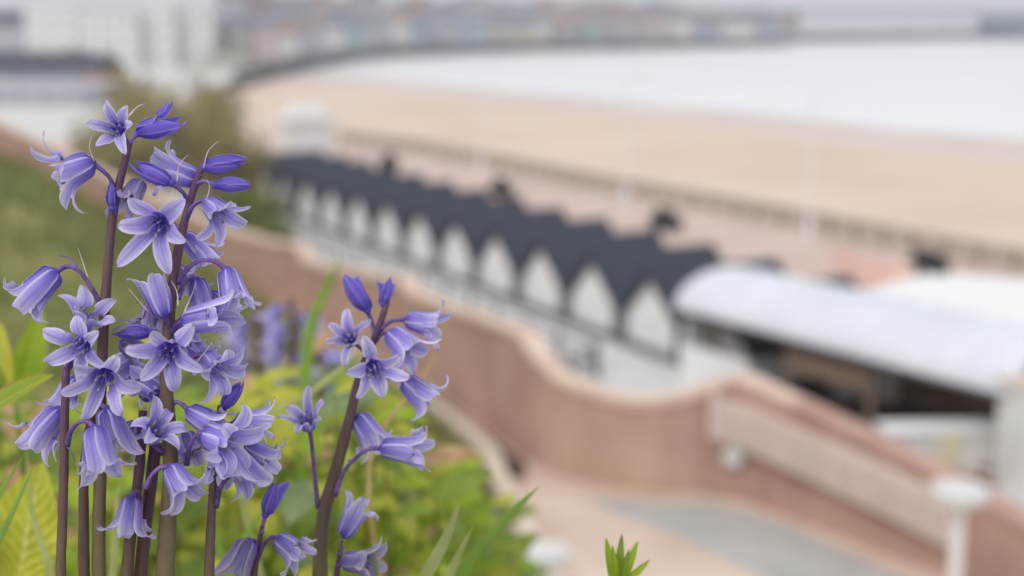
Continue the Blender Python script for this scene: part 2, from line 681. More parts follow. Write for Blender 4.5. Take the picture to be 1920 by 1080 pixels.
COAST_PX = [(440, 154), (560, 124), (640, 110), (700, 102), (850, 95), (1000, 90), (1200, 86), (1400, 82), (1480, 79)]
COAST = [onz(px, py, -1.0) for px, py in COAST_PX]
SEAFRONT = [(-60, 8, 0), (45, 8, 0)] + [(p.x, p.y, 0) for p in RAILW] + [(p.x, p.y, 0) for p in COAST] + [
    (COAST[-1].x + 40, COAST[-1].y + 250, 0), (200, 1700, 0), (-1500, 1700, 0), (-1500, 8, 0)]
poly('seafront_ground', SEAFRONT, M['promenade'])
FARG = [(p.x, p.y, .006) for p in RAILW[-3:]] + [(p.x, p.y, .006) for p in COAST[:3]]
poly('coast_road', [onz(-700, 275, .006), onz(100, 262, .006), onz(330, 236, .006), onz(375, 184, .006), onz(425, 152, .006), onz(480, 140, .006), onz(450, 122, .006), onz(-700, 105, .006)], M['walk'])
# sea wall face between promenade and sand
b = MB()
for p, q in zip(RAILW, RAILW[1:]):
    b.add([(p.x, p.y, 0.02), (q.x, q.y, 0.02), (q.x, q.y, -3), (p.x, p.y, -3)], [(0, 1, 2, 3)])
    
b.build('sea_wall', M['greystone'], label='low grey sea wall between the promenade and the sand', cat='wall')

# pale concrete strip in front of the chalets
ROW = Vector((-0.46, 0.888, 0)).normalized()
OUT = Vector((0.888, 0.46, 0)).normalized()      # ridge direction, away from the path
C0 = onz(1210, 660, 0)                          # middle of the nearest visible gable, on the ground
def rowpt(a, o_, z=0.0):
    return Vector((C0.x, C0.y, 0)) + ROW * a + OUT * o_ + Vector((0, 0, z))


poly('walkway', [rowpt(-45, -18, .004), rowpt(-45, 0.2, .004), rowpt(56, 0.2, .004), rowpt(56, -14, .004)], M['walk'])

# upper path at z = 5, its wall, the bank
ZP = 5.0
WALL = [(-120, 262, 180), (0, 300, 232), (150, 375, 304), (300, 460, 376), (450, 560, 436), (552, 594, 456), (570, 602, 486), (600, 620, 494),
        (680, 655, 510), (750, 692, 522), (770, 703, 550), (800, 722, 560), (870, 775, 585), (930, 822, 606), (968, 852, 620),
        (985, 863, 642), (1008, 876, 674), (1035, 888, 702), (1070, 898, 718), (1120, 908, 736), (1180, 920, 750),
        (1240, 926, 747), (1285, 926, 742), (1335, 926, 722), (1375, 931, 704), (1410, 944, 722), (1500, 977, 764),
        (1640, 1030, 832), (1780, 1085, 906), (1860, 1120, 950), (1960, 1165, 1010), (2200, 1290, 1150)]
wpts = []
for px, yb, yt in WALL:
    p = onz(px, yb, ZP)
    q = onz(px, yt, 0)
    d = math.hypot(p.x, p.y)
    s = (12.0 - 0) / math.hypot(q.x, q.y)
    wpts.append((p, 12.0 - s * d))


def resample(wp, step):
    xy = spline([Vector((p.x, p.y, zt)) for p, zt in wp], len(wp) * 10)
    nseg = len(wp) - 1
    for i, q in enumerate(xy):                   # straight runs between the steps of the top
        u = i / (len(xy) - 1) * nseg
        k = min(int(u), nseg - 1)
        q.z = wp[k][1] + (wp[k + 1][1] - wp[k][1]) * (u - k)
    out = [xy[0]]
    acc = 0
    for a, b_ in zip(xy, xy[1:]):
        acc += (b_ - a).length
        if acc >= step:
            out.append(b_)
            acc = 0
    return out


wl = resample(wpts, 0.16)
nwl = []
for i, p in enumerate(wl):
    a = wl[max(0, i - 1)]
    c = wl[min(len(wl) - 1, i + 1)]
    t = Vector((c.x - a.x, c.y - a.y, 0)).normalized()
    nwl.append(Vector((-t.y, t.x, 0)))           # away from the path
wall = thing('boundary_wall', wl[len(wl) // 2] * 1, 'long curving ribbed pink wall with pale coping along the lower path', 'wall')
wall.location.z = ZP
wall['org'] = list(wall.location)
b = MB()
vs, fs = [], []
for i, (p, nn) in enumerate(zip(wl, nwl)):
    rib = 0.03 if (i // 2) % 2 else 0.0
    a = Vector((p.x, p.y, 0)) + nn * rib
    c = Vector((p.x, p.y, 0)) + nn * 0.32
    vs += [a + Vector((0, 0, ZP - 0.3)), a + Vector((0, 0, p.z - 0.11)), c + Vector((0, 0, p.z - 0.11)), c]
for i in range(len(wl) - 1):
    for k in range(3):
        fs.append((4 * i + k, 4 * i + k + 1, 4 * i + 5 + k, 4 * i + 4 + k))
b.add(vs, fs).build('wall_face', M['wall'], wall)
# coping: one stone after another with open joints; beyond the hump it is rendered pink like the wall
knee = min(range(len(wl)), key=lambda i: (wl[i].xy - onz(1385, 934, ZP).xy).length)
for i0 in range(0, len(wl) - 1, 6):
    i1 = min(len(wl) - 1, i0 + 6)
    vs, fs = [], []
    seg = list(range(i0, i1 + 1))
    for i in seg:
        p, nn = wl[i].copy(), nwl[i]
        if i == i0 and i0:
            p = p.lerp(wl[i + 1], .06)
        a = Vector((p.x, p.y, 0)) - nn * 0.03
        c = Vector((p.x, p.y, 0)) + nn * 0.34
        z0, z1 = Vector((0, 0, p.z - 0.108)), Vector((0, 0, p.z))
        vs += [a + z0, a + z1, c + z1, c + z0]
    for i in range(len(seg) - 1):
        for k in range(4):
            k2 = (k + 1) % 4
            fs.append((4 * i + k, 4 * i + k2, 4 * i + 4 + k2, 4 * i + 4 + k))
    fs += [(0, 3, 2, 1), tuple(4 * (len(seg) - 1) + k for k in range(4))]
    MB().add(vs, fs).build('coping_stone', M['coping'] if i0 < knee else M['wall'], wall)

BANK = [(0.6, 3.2), (3, 2.6), (10, 1.6), (17, 0.35), (18.8, 0.0), (22.2, -0.55), (24.7, -1.55), (29, -3.6), (34.5, -6.2), (47, -12.6),
        (77, -28.2), (110, -46)]
edge_pts = [Vector((interp(y, BANK), y, ZP)) for y in (110, 90, 77, 62, 47, 40, 34.5, 29, 24.7, 22.2, 18.8, 14, 10, 6, 3, 0.8)]
wb = [Vector((p.x, p.y, ZP)) for p in wl[::4]] + [Vector((wl[-1].x, wl[-1].y, ZP))]
poly('path', wb + [Vector((9, 4, ZP)), Vector((6, 1, ZP))] + list(reversed(edge_pts)), M['path'])
poly('path_asphalt_strip', [onz(px, py, ZP + .004) for px, py in ((1090, 932), (1200, 938), (1330, 940), (1440, 968), (1560, 1020), (1700, 1085), (1900, 1180), (1650, 1180), (1440, 1085), (1290, 1015), (1160, 962))], M['asphalt'])
poly('dark_strip', [onz(px, py, ZP + .006) for px, py in ((560, 604), (745, 695), (800, 727), (870, 780), (930, 827), (985, 868), (990, 900), (935, 892), (890, 862), (838, 815), (780, 778), (700, 700), (560, 625))], M['soil'])  # dark brown strip laid on the path along the foot of the wall
# pale kerb at the foot of the bank
kp = spline([Vector((interp(y, BANK) + 0.1, y, ZP)) for y in (47, 40, 34.5, 29, 26, 24.7, 22.2, 20.5, 18.8, 16)], 60)
kerb = MB()
vs, fs = [], []
for i, p in enumerate(kp):
    a, c = kp[max(0, i - 1)], kp[min(len(kp) - 1, i + 1)]
    t = (c - a).normalized()
    n_ = Vector((t.y, -t.x, 0))
    for off, z in ((-.13, -.05), (-.13, .2), (.13, .2), (.13, -.05)):
        vs.append(p + n_ * off + Vector((0, 0, z)))
for i in range(len(kp) - 1):
    for k in range(3):
        fs.append((4 * i + k, 4 * i + k + 1, 4 * i + 5 + k, 4 * i + 4 + k))
kerb.add(vs, fs).build('path_kerb', M['kerb'], kind='structure')


def bank_z(x, y):
    d = max(0.0, interp(y, BANK) - x)
    z = ZP + 0.04 + 0.5 * min(d, 9) + 0.2 * max(0, d - 9)
    z += 0.18 * math.sin(x * 1.7 + y * .6) * smooth(d, .5, 3) + 0.12 * math.sin(y * 1.3 - x * .8) * smooth(d, .5, 3)
    # bed the camera looks across, dropping steeply to the bank
    bed = 12 - 0.36 - 0.36 * max(0, y - 0.5) - 1.1 * max(0, y - 1.5) - 0.12 * max(0, x - 0.05)
    return max(z, bed)


b = MB()
vs, fs = [], []
ys = [0.12 + 0.08 * i for i in range(26)] + [2.2 + 0.5 * i for i in range(30)] + [17.5 + 1.5 * i for i in range(56)]
ds = [0, .15, .3, .45, .6, .8, 1.0, 1.25, 1.5, 1.75, 2.0, 2.25, 2.5, 2.75, 3.0, 3.25, 3.5, 3.75, 4.0, 4.5, 5, 5.5, 6, 7, 8, 9, 10, 12, 15, 20, 30]
for y in ys:
    for d in ds:
        x = interp(y, BANK) - d
        vs.append((x, y, bank_z(x, y) if d > 0 else ZP - .2))
nd = len(ds)
for i in range(len(ys) - 1):
    for k in range(nd - 1):
        a = i * nd + k
        fs.append((a, a + 1, a + nd + 1, a + nd))
fs = [tuple(reversed(f)) for f in fs]
b.add(vs, fs).build('bank', M['grass'], kind='structure', smooth=True)


# ------------------------------------------------------------------ shrubs and rough grass on the bank
def leaf_cloud(c, rx, ry, rz, n, size, seedv):
    rnd = random.Random(seedv)
    m = MB()
    for _ in range(n):
        while True:
            v = Vector((rnd.uniform(-1, 1), rnd.uniform(-1, 1), rnd.uniform(-1, 1)))
            if 0.25 < v.length < 1:
                break
        lump = 0.75 + 0.35 * math.sin(v.x * 5 + seedv) * math.cos(v.z * 4 + v.y * 3 + seedv)
        v *= lump
        p = Vector(c) + Vector((v.x * rx, v.y * ry, v.z * rz))
        d1 = Vector((rnd.uniform(-1, 1), rnd.uniform(-1, 1), rnd.uniform(-.6, 1))).normalized()
        d2 = d1.orthogonal().normalized()
        s = size * rnd.uniform(.6, 1.3)
        m.add([p - d1 * s, p + d2 * s * .45, p + d1 * s, p - d2 * s * .45], [(0, 1, 2, 3)],
              [(0.5, 0), (0.75, .5), (0.5, 1), (0.25, .5)])
    return m


def shrub(px, py, y, h, wd, label, mm, seedv, zb):
    """shrub standing at distance y with its middle on photo column px; zb = ground height"""
    x = (px - 960) / FPX * y * 1.0
    t = thing('shrub', (x, y, zb), label, 'shrub', 'shrubs beyond the wall')
    b_ = MB()
    for k in range(4):
        an = k * 1.6 + seedv
        b_.tube(spline([(x, y, zb - .1), (x + .1 * wd * math.cos(an), y + .1 * wd * math.sin(an), zb + h * .35),
                        (x + .28 * wd * math.cos(an), y + .28 * wd * math.sin(an), zb + h * .75)], 5), [.1, .09, .08, .06, .04, .03], 6)
    b_.build('trunk', M['bark'], t)
    leaf_cloud((x, y, zb + h * .55), wd * .55, wd * .5, h * .5, 1700, .17 + .02 * wd, seedv).build('crown', mm, t)


for i, (px, y, h, wd, mm, lb) in enumerate((
        (215, 82, 6.2, 6.5, 'shrub', 'wide olive shrub beyond the pink wall, leftmost of the row'),
        (290, 88, 7.6, 6.0, 'shrub', 'tallest olive shrub in the row beyond the pink wall'),
        (355, 92, 7.2, 5.5, 'shrub', 'rounded olive shrub in the middle of the row beyond the wall'),
        (415, 84, 6.2, 5.0, 'shrub', 'olive brown shrub just left of the chalet row'),
        (262, 104, 8.4, 7, 'shrub', 'pale olive shrub behind the leftmost ones, beyond the wall'),
        (400, 100, 8.0, 5.5, 'shrub', 'olive shrub at the edge of the sand left of the kiosk'),
        (446, 84, 5.2, 4.2, 'shrub', 'low olive shrub between the sand and the farthest chalet'),
        (468, 76, 3.0, 4.2, 'shrub_green', 'low green shrub at the far end of the chalet row'),
        (505, 68, 2.5, 2.6, 'shrub_green', 'small green shrub in front of the farthest chalets'))):
    shrub(px, 0, y, h, wd, lb, M[mm], i * 3 + 1, 0.0)

rnd = random.Random(5)
b = MB()
for _ in range(9000):
    y = rnd.uniform(7, 60)
    x = interp(y, BANK) - abs(rnd.gauss(0, 1)) * (2.5 + y * .12) - .2
    if x < -.5 * y:
        continue
    z = bank_z(x, y)
    h = rnd.uniform(.15, .5)
    an = rnd.uniform(0, 2 * PI)
    d = Vector((math.cos(an), math.sin(an), 0)) * .05
    lean = Vector((rnd.uniform(-.2, .2), rnd.uniform(-.2, .2), h))
    p = Vector((x, y, z - .03))
    b.add([p - d, p + d, p + lean], [(0, 1, 2)], [(.3, 0), (.7, 0), (.5, 1)])
b.build('bank_grass', M['shrub_green'], kind='stuff', label='rough olive grass growing over the sloping bank', cat='grass')

# ------------------------------------------------------------------ chalets
def chalet(k, label):
    W_, D_, EV, RG = 3.68, 5.6, 1.35, 2.88
    a0 = 4.15 * k
    t = thing('beach_chalet', rowpt(a0, D_ / 2), label, 'beach chalet', 'row of dark roofed beach chalets')
    f = lambda a, o_, z: rowpt(a0 + a, o_, z)
    h = W_ / 2
    b = MB()
    vs = []
    for o_ in (0.35, D_):
        vs += [f(h, o_, -.05), f(-h, o_, -.05), f(-h, o_, EV), f(0, o_, RG - .08), f(h, o_, EV)]
    b.add(vs, [(0, 1, 2, 3, 4), (9, 8, 7, 6, 5), (1, 0, 5, 6), (2, 1, 6, 7), (0, 4, 9, 5)])
    b.build('wall', M['white'], t)
    b = MB()
    hh, th = 2.05, 0.14
    ez = EV - .28
    vs = []
    for o_ in (0.0, D_ + .25):
        vs += [f(-hh, o_, ez), f(0, o_, RG - .04), f(hh, o_, ez), f(hh, o_, ez + th), f(0, o_, RG + th), f(-hh, o_, ez + th)]
    b.add(vs, [(0, 1, 4, 5), (1, 2, 3, 4), (11, 10, 7, 6), (10, 9, 8, 7), (5, 4, 10, 11), (4, 3, 9, 10), (1, 0, 6, 7), (2, 1, 7, 8), (0, 5, 11, 6), (3, 2, 8, 9)])
    b.build('roof', M['slate'], t)
    for s in (-1, 1):
        b = MB()
        b.box(f(s * .48, 0.32, 0), 0.92, .06, 1.7, ex=ROW, ey=OUT)
        dr = b.build('door', M['white'], t)
        b = MB()
        b.box(f(s * .12, 0.27, .95), .04, .05, .14, ex=ROW, ey=OUT)
        b.build('handle', M['dark'], dr)
    for s in (-1, 1):
        MB().box(f(s * (h - .02), 0.12, 0), .12, .12, EV - .14, ex=ROW, ey=OUT).build('post', M['dark'], t)
    MB().box(f(0, 0.05, 0), W_, .6, .16, ex=ROW, ey=OUT).build('step', M['greystone'], t)


ords = ['second', 'third', 'fourth', 'fifth', 'sixth', 'seventh', 'eighth', 'ninth', 'tenth', 'eleventh', 'twelfth', 'thirteenth']
for k in range(-1, 13):
    if k == -1:
        lb = 'beach chalet with dark roof mostly hidden behind the white curved roof'
    elif k == 0:
        lb = 'nearest white gabled beach chalet, right beside the end of the curved white roof'
    else:
        lb = '%s white gabled beach chalet counting from the curved white roof' % ords[k - 1]
    chalet(k, lb)

# railing in front of the chalets
def railing(name, pts, h, rails, m, label, group=None, step=2.0, pr=.03, rr=.022, cat='railing'):
    pts = [Vector(p) for p in pts]
    t = thing(name, pts[0], label, cat, group)
    for k in range(rails):
        z = h * (k + 1) / rails
        b = MB()
        b.tube([p + Vector((0, 0, z)) for p in pts], rr, 6)
        b.build('rail', m, t)
    acc = 0
    nxt = 0
    for p, q in zip(pts, pts[1:]):
        d = (q - p).length
        while nxt <= acc + d:
            c = p.lerp(q, (nxt - acc) / d)
            MB().tube([c + Vector((0, 0, -.05)), c + Vector((0, 0, h + .02))], pr, 6).build('post', m, t)
            nxt += step
        acc += d
    return t


railing('walkway_railing', [rowpt(a, -3.4) for a in (-2, 10, 20, 30, 44)], 1.15, 3, M['dark'], 'dark metal railing along the pale walkway before the chalets', step=2.4, pr=.06, rr=.045)
railing('walkway_railing', [rowpt(-2.3, -3.4), rowpt(-4.5, -6.0), rowpt(-26, -9.0)], 1.15, 3, M['dark'], 'dark metal railing behind the pink wall below the curved roof', step=2.4, pr=.06, rr=.045)
railing('promenade_railing', [Vector((p.x, p.y, 0)) - OUT * .25 for p in RAILW[1:-3]], 1.1, 4, M['rail'],
        'weathered brown railing along the promenade edge above the sand', step=2.2, pr=.1, rr=.085)

# ------------------------------------------------------------------ curved roof shelter
A0 = onz(1268, 578, 2.35)
A0.z = 0
B0 = onz(1902, 742, 2.35)
DIR = Vector((B0.x - A0.x, B0.y - A0.y, 0))
LEN = DIR.length
DIR.normalize()
OUT = Vector((-DIR.y, DIR.x, 0))
sh = thing('curved_roof_shelter', A0 + DIR * LEN * .5, 'long shelter with a white barrel vault roof and brown timber front', 'shelter')
SPAN, EAVE, RISE = 4.3, 2.35, 1.1
def sp_(a, o_, z):
    return A0 + DIR * a + OUT * o_ + Vector((0, 0, z))


b = MB()
vs, fs = [], []
NA = 14
for a in (0, LEN):
    for r_ in (0, .12):
        for k in range(NA + 1):
            an = PI * k / NA
            vs.append(sp_(a, SPAN / 2 - (SPAN / 2 + r_) * math.cos(an), EAVE + (RISE + r_) * math.sin(an)))
m1 = NA + 1
for k in range(NA):
    fs += [(k + 1, k, 2 * m1 + k, 2 * m1 + k + 1), (m1 + k, m1 + k + 1, 3 * m1 + k + 1, 3 * m1 + k), (k, k + 1, m1 + k + 1, m1 + k), (2 * m1 + k + 1, 2 * m1 + k, 3 * m1 + k, 3 * m1 + k + 1)]
fs += [(0, m1, 3 * m1, 2 * m1), (m1 - 1, 3 * m1 - 1, 4 * m1 - 1, 2 * m1 - 1)]
b.add(vs, fs).build('roof', M['roofwhite'], sh, smooth=False)
sm = MB()
for q in range(1, int(LEN / 1.2)):
    a = q * 1.2
    sm.tube([sp_(a, SPAN / 2 - (SPAN / 2 + .13) * math.cos(PI * k / NA), EAVE + (RISE + .13) * math.sin(PI * k / NA)) for k in range(NA + 1)], .035, 5)
sm.build('roof_seam', M['roofwhite'], sh)
MB().tube([sp_(0, -.1, EAVE - .02), sp_(LEN, -.1, EAVE - .06)], .07, 8).build('gutter', M['greystone'], sh)
# end gable wall
b = MB()
vs = [sp_(.05, SPAN / 2 - SPAN / 2 * math.cos(PI * k / NA), EAVE + RISE * math.sin(PI * k / NA)) for k in range(NA + 1)]
b.add(vs, [tuple(range(NA + 1))]).build('gable', M['roofwhite'], sh)
MB().box(sp_(LEN / 2, SPAN - .6, -.02), LEN - .3, .2, EAVE, ex=DIR, ey=OUT).build('back_wall', M['brown'], sh)
MB().box(sp_(.3, 1.9, -.02), .2, 3.4, EAVE, ex=DIR, ey=OUT).build('end_wall', M['offwhite'], sh)
MB().box(sp_(LEN / 2, .02, EAVE - .22), LEN, .1, .2, ex=DIR, ey=OUT).build('fascia', M['darkbrown'], sh)
for k in range(int(LEN / 3.4)):
    MB().box(sp_(1.6 + k * 3.4, .35, -.02), .16, .16, EAVE - .2, ex=DIR, ey=OUT).build('post', M['brown'], sh)
for k in range(1, int(LEN / 3.4) - 1):
    MB().box(sp_(3.2 + k * 3.4, .35, 1.25), 3.1, .08, .85, ex=DIR, ey=OUT).build('front_panel', M['brown'], sh)
MB().box(sp_(LEN / 2, 2.4, 0), LEN - .4, 4.2, .05, ex=DIR, ey=OUT).build('deck', M['darkbrown'], sh)
MB().box(sp_(2.4, -.4, 0), 3.2, .12, 1.35, ex=DIR, ey=OUT).build('screen', M['white'], thing('white_screen', sp_(2.4, -.4, 0), 'low white screen under the near end of the curved roof', 'screen'))
for k, a in enumerate((6.2, 9.0, 11.6)):
    if a > LEN - 2:
        continue
    c = sp_(a, 2.2, .06)
    tb = thing('cafe_table', c, ('small dark cafe table nearest the white screen under the curved roof', 'middle small dark cafe table under the curved roof', 'small dark cafe table farthest from the white screen under the curved roof')[k], 'table', 'cafe tables under the curved roof')
    MB().tube([c + Vector((0, 0, .70)), c + Vector((0, 0, .74))], .45, 14).build('tabletop', M['brown'], tb)
    MB().tube([c, c + Vector((0, 0, .70))], .04, 8).build('leg', M['dark'], tb)
    MB().tube([c, c + Vector((0, 0, .03))], .25, 10).build('base', M['dark'], tb)
# dark planted bed in front of the shelter
hb = MB()
for k in range(int((LEN - 5) / .95)):
    c = sp_(4.2 + k * .95, -1.9 + .25 * math.sin(k * 2.1), .5)
    hb_ = leaf_cloud(c, .8, .8, .6, 90, .12, k + 40)
    hb.add(hb_.v, hb_.f, hb_.uv)
hedge = leaf_mat('dark_hedge_leaf', rgb(58, 56, 34), rgb(80, 76, 50), trans=0.1, scale=2)
hb.build('hedge', hedge, label='dark low hedge in front of the curved roof shelter', cat='hedge')
poly('hedge_soil', [sp_(3.2, -3.0, .008), sp_(LEN, -3.0, .008), sp_(LEN, -.2, .008), sp_(3.2, -.2, .008)], M['soil'])

OUT = Vector((0.888, 0.46, 0)).normalized()
# flat white roof beyond it
fl = [onz(px, py, 2.6) for px, py in ((1530, 556), (1640, 540), (1720, 516), (1800, 514), (1960, 526), (2150, 560), (2150, 640), (1560, 600))]
fr = thing('flat_roof_cafe', fl[3] * 1, 'low cafe with a broad white flat roof behind the curved roof', 'building')
fr.location.z = 0
fr['org'] = list(fr.location)
vs = [Vector((p.x, p.y, 2.3)) for p in fl] + [Vector((p.x, p.y, 2.6)) for p in fl]
n = len(fl)
fs = [tuple(range(n, 2 * n))] + [(i, (i + 1) % n, n + (i + 1) % n, n + i) for i in range(n)]
MB().add(vs, [tuple(reversed(f)) for f in fs]).build('roof', M['white'], fr)
cc = sum(fl, Vector()) / n
vs = [Vector((p.x, p.y, -.02)).lerp(Vector((cc.x, cc.y, -.02)), .05) for p in fl]
vs += [Vector((p.x, p.y, 2.295)) for p in vs]
MB().add(vs, [(i, (i + 1) % n, n + (i + 1) % n, n + i) for i in range(n)]).build('wall', M['offwhite'], fr)

# white serving counter and grey pillar at right, on the lower level
c = onz(1765, 870, 0)
ct = thing('serving_counter', c, 'white serving counter with a yellow panel below the curved roof', 'counter')
MB().box(c, 3.3, .8, 1.0, rz=.05).build('counter_front', M['offwhite'], ct)
MB().box(c + Vector((0, 0, 1.003)), 3.5, 1.0, .09, rz=.05).build('counter_top', M['white'], ct)
MB().box(c + Vector((0.05, -.45, .05)), .5, .05, .95, rz=.05).build('panel', M['yellow'], ct)
c = onz(1925, 905, 0)
pl = thing('grey_pillar', c, 'broad pale grey pillar at the right edge behind the pink wall', 'pillar')
MB().box(c, 1.2, 1.2, 2.7, rz=.3).build('shaft', M['offwhite'], pl)
MB().box(c + Vector((0, 0, 2.703)), 1.35, 1.35, .12, rz=.3).build('cap', M['kerb'], pl)

# ------------------------------------------------------------------ things on the promenade
def bench(px, py, w_, label):
    c = onz(px, py, 0)
    t = thing('promenade_bench', c, label, 'bench', 'dark double sided benches on the promenade')
    rz = math.atan2(ROW.y, ROW.x)
    ex, ey = Vector((math.cos(rz), math.sin(rz), 0)), Vector((-math.sin(rz), math.cos(rz), 0))
    for s in (-1, 1):
        MB().box(c + ey * (s * .3) + Vector((0, 0, .42)), w_, .45, .07, rz).build('seat', M['dark'], t)
    MB().box(c + Vector((0, 0, .42)), w_, .1, .85, rz).build('backrest', M['dark'], t)
    for s in (-1, 1):
        MB().box(c + ex * (s * (w_ / 2 - .07)), .1, 1.0, .415, rz).build('leg', M['dark'], t)
        MB().box(c + ex * (s * (w_ / 2 - .04)) + Vector((0, 0, .5)), .06, 1.0, .35, rz).build('armrest', M['dark'], t)


bench(1738, 520, 1.9, 'dark double sided bench nearest the white flat roof')
bench(1248, 432, 1.9, 'dark double sided bench beside the middle lamp column')
bench(940, 368, 1.9, 'dark double sided bench third from the white flat roof')
bench(730, 316, 1.9, 'dark double sided bench nearest the white kiosk')

# salmon windbreak
c = onz(1640, 540, 0)
t = thing('windbreak', c, 'salmon pink canvas windbreak standing on the promenade', 'windbreak')
wd_ = [onz(px, py, 0) for px, py in ((1560, 508), (1610, 535), (1660, 545), (1710, 550))]
for i, (p, q) in enumerate(zip(wd_, wd_[1:])):
    d = (q - p).normalized()
    MB().box(p.lerp(q, .5) + Vector((0, 0, .1)), (q - p).length - .1, .03, 1.25, ex=d, ey=Vector((-d.y, d.x, 0))).build('canvas', M['salmon'], t)
for p in wd_:
    MB().tube([p, p + Vector((0, 0, 1.5))], .04, 6).build('pole', M['offwhite'], t)

def lamp_column(px, py, h, label):
    c = onz(px, py, 0)
    t = thing('lamp_column', c, label, 'street lamp', 'white lamp columns along the promenade')
    MB().tube([c, c + Vector((0, 0, 1.2))], .2, 10).build('base', M['white'], t)
    MB().tube([c + Vector((0, 0, 1.2)), c + Vector((0, 0, h * .5)), c + Vector((0, 0, h))], [.075, .065, .05], 8).build('column', M['white'], t)
    MB().tube(spline([c + Vector((0, 0, h)), c + OUT * .5 + Vector((0, 0, h + .25)), c + OUT * 1.2 + Vector((0, 0, h + .25))], 8), .045, 6).build('arm', M['white'], t)
    MB().ball(c + OUT * 1.3 + Vector((0, 0, h + .22)), .35, .2, .09).build('lantern', M['white'], t)


lamp_column(1515, 450, 8, 'tall white lamp column by the salmon windbreak')
lamp_column(1172, 388, 8, 'tall white lamp column in the middle of the promenade')
lamp_column(902, 326, 8, 'tall white lamp column nearest the white kiosk')

c = onz(575, 300, 0)
t = thing('beach_kiosk', c, 'white kiosk with a flat roof at the far end of the chalets', 'kiosk')
MB().box(c, 4.1, 3.6, 3.5, rz=.35).build('wall', M['offwhite'], t)
MB().box(c + Vector((0, 0, 3.503)), 4.6, 4.1, .3, rz=.35).build('roof', M['white'], t)
MB().box(c + Vector((0, 0, 3.806)), 2.6, 2.2, 1.1, rz=.35).build('lantern_storey', M['white'], t)
ex = Vector((math.cos(.35), math.sin(.35), 0))
ey = Vector((-math.sin(.35), math.cos(.35), 0))
MB().box(c - ey * 1.82 + Vector((0, 0, 1.0)), 2.6, .06, 1.2, rz=.35).build('shutter', M['roofwhite'], t)
MB().box(c + ex * 2.07 + Vector((0, 0, 0.02)), .06, .9, 2.1, rz=.35).build('door', M['greystone'], t)

# ------------------------------------------------------------------ things on the near path
# bulkhead lamp on the wall
i0 = min(range(len(wl)), key=lambda i: (wl[i].xy - onz(1375, 926, ZP).xy).length)
p, nn = wl[i0], nwl[i0]
ctr = at(1375, 856, (Vector((p.x, p.y, 0)) - nn * .1 - Vector((0, 0, 0))).y / math.cos(PITCH) if False else 1)
v = (ctr - CAM)
ctr = CAM + v * ((p.y - nn.y * .1) / v.y)
bl = thing('wall_lamp', ctr, 'round white bulkhead lamp on the pink wall by the handrail', 'lamp')
tx = Vector((-nn.y, nn.x, 0))
ax = (tx, Vector((0, 0, 1)), -nn)
MB().ball(ctr - nn * .0, .175, .175, .11, 14, 8, ax).build('diffuser', M['lamp'], bl, smooth=True)
MB().tube([ctr + nn * .14, ctr + nn * .0], .205, 16).build('bezel', M['greystone'], bl)

# white multi-bar handrail on the path side of the wall
hr0, hr1 = onz(1345, 932, ZP), onz(1795, 1098, ZP)
hr_pts = []
for k in range(9):
    px = 1345 + (1795 - 1345) * k / 8
    base = onz(px, interp(px, [(a, b_) for a, b_, c_ in WALL]) + 6, ZP)
    hr_pts.append(Vector((base.x, base.y, ZP)) - Vector((0.12, .1, 0)))
hr = thing('handrail', hr_pts[0], 'pale pinkish handrail of several parallel bars along the pink wall', 'handrail')
for k in range(9):
    MB().tube([p + Vector((0, 0, 0.97 + k * .075 - .054 * i)) for i, p in enumerate(hr_pts)], .021, 6).build('rail', M['pinkrail'], hr)
for i in (0, 4, 8):
    p = hr_pts[i]
    MB().tube([p + Vector((0, .03, .95 - .054 * i)), p + Vector((0, .03, 1.59 - .054 * i))], .026, 6).build('post', M['pinkrail'], hr)
for k in (0, 8):
    p = hr_pts[0]
    MB().tube([p + Vector((0, 0, .97 + k * .075)), p + Vector((.1, .22, .97 + k * .075))], .022, 6).build('bracket', M['pinkrail'], hr)


def path_lamp(px, py, D, label):
    top = at(px, py, D)
    z0 = ZP if top.y > 13 else bank_z(top.x, top.y)
    c = Vector((top.x, top.y, min(z0, top.z - .6)))
    t = thing('path_lamp', c, label, 'lamp post', 'low white path lamps')
    MB().tube([c, Vector((top.x, top.y, top.z - .12))], .075, 10).build('post', M['white'], t)
    b = MB()
    b.tube([top + Vector((0, 0, z)) for z in (-.16, -.1, -.09, .03, .04)], [.08, .13, .31, .32, .28], 20)
    b.build('head', M['offwhite'], t, smooth=False)
    MB().tube([c - Vector((0, 0, .02)), c + Vector((0, 0, .06))], .17, 12).build('base', M['offwhite'], t)


path_lamp(1800, 920, 15.5, 'white path lamp with a flat round head in front of the pink wall')
path_lamp(1018, 1036, 16.5, 'white path lamp with a flat head half hidden behind the plants')

# ------------------------------------------------------------------ the town across the bay
rnd = random.Random(21)
HW = {}
for nm, c in (('white', (222, 222, 220)), ('cream', (216, 208, 192)), ('grey', (176, 178, 184)), ('blue', (172, 186, 204)),
              ('brick', (160, 138, 132)), ('teal', (158, 178, 180)), ('pink', (206, 190, 188)), ('stone', (190, 184, 176))):
    HW[nm] = mat(nm + '_house_wall', rgb(*[x * .96 for x in c]), rgb(*c), .85, .3, 4)
HR = [mat('slate_house_roof', rgb(112, 115, 126), rgb(134, 137, 146), .85, .3, 4), mat('brown_house_roof', rgb(134, 118, 114), rgb(154, 138, 132), .85, .3, 4)]


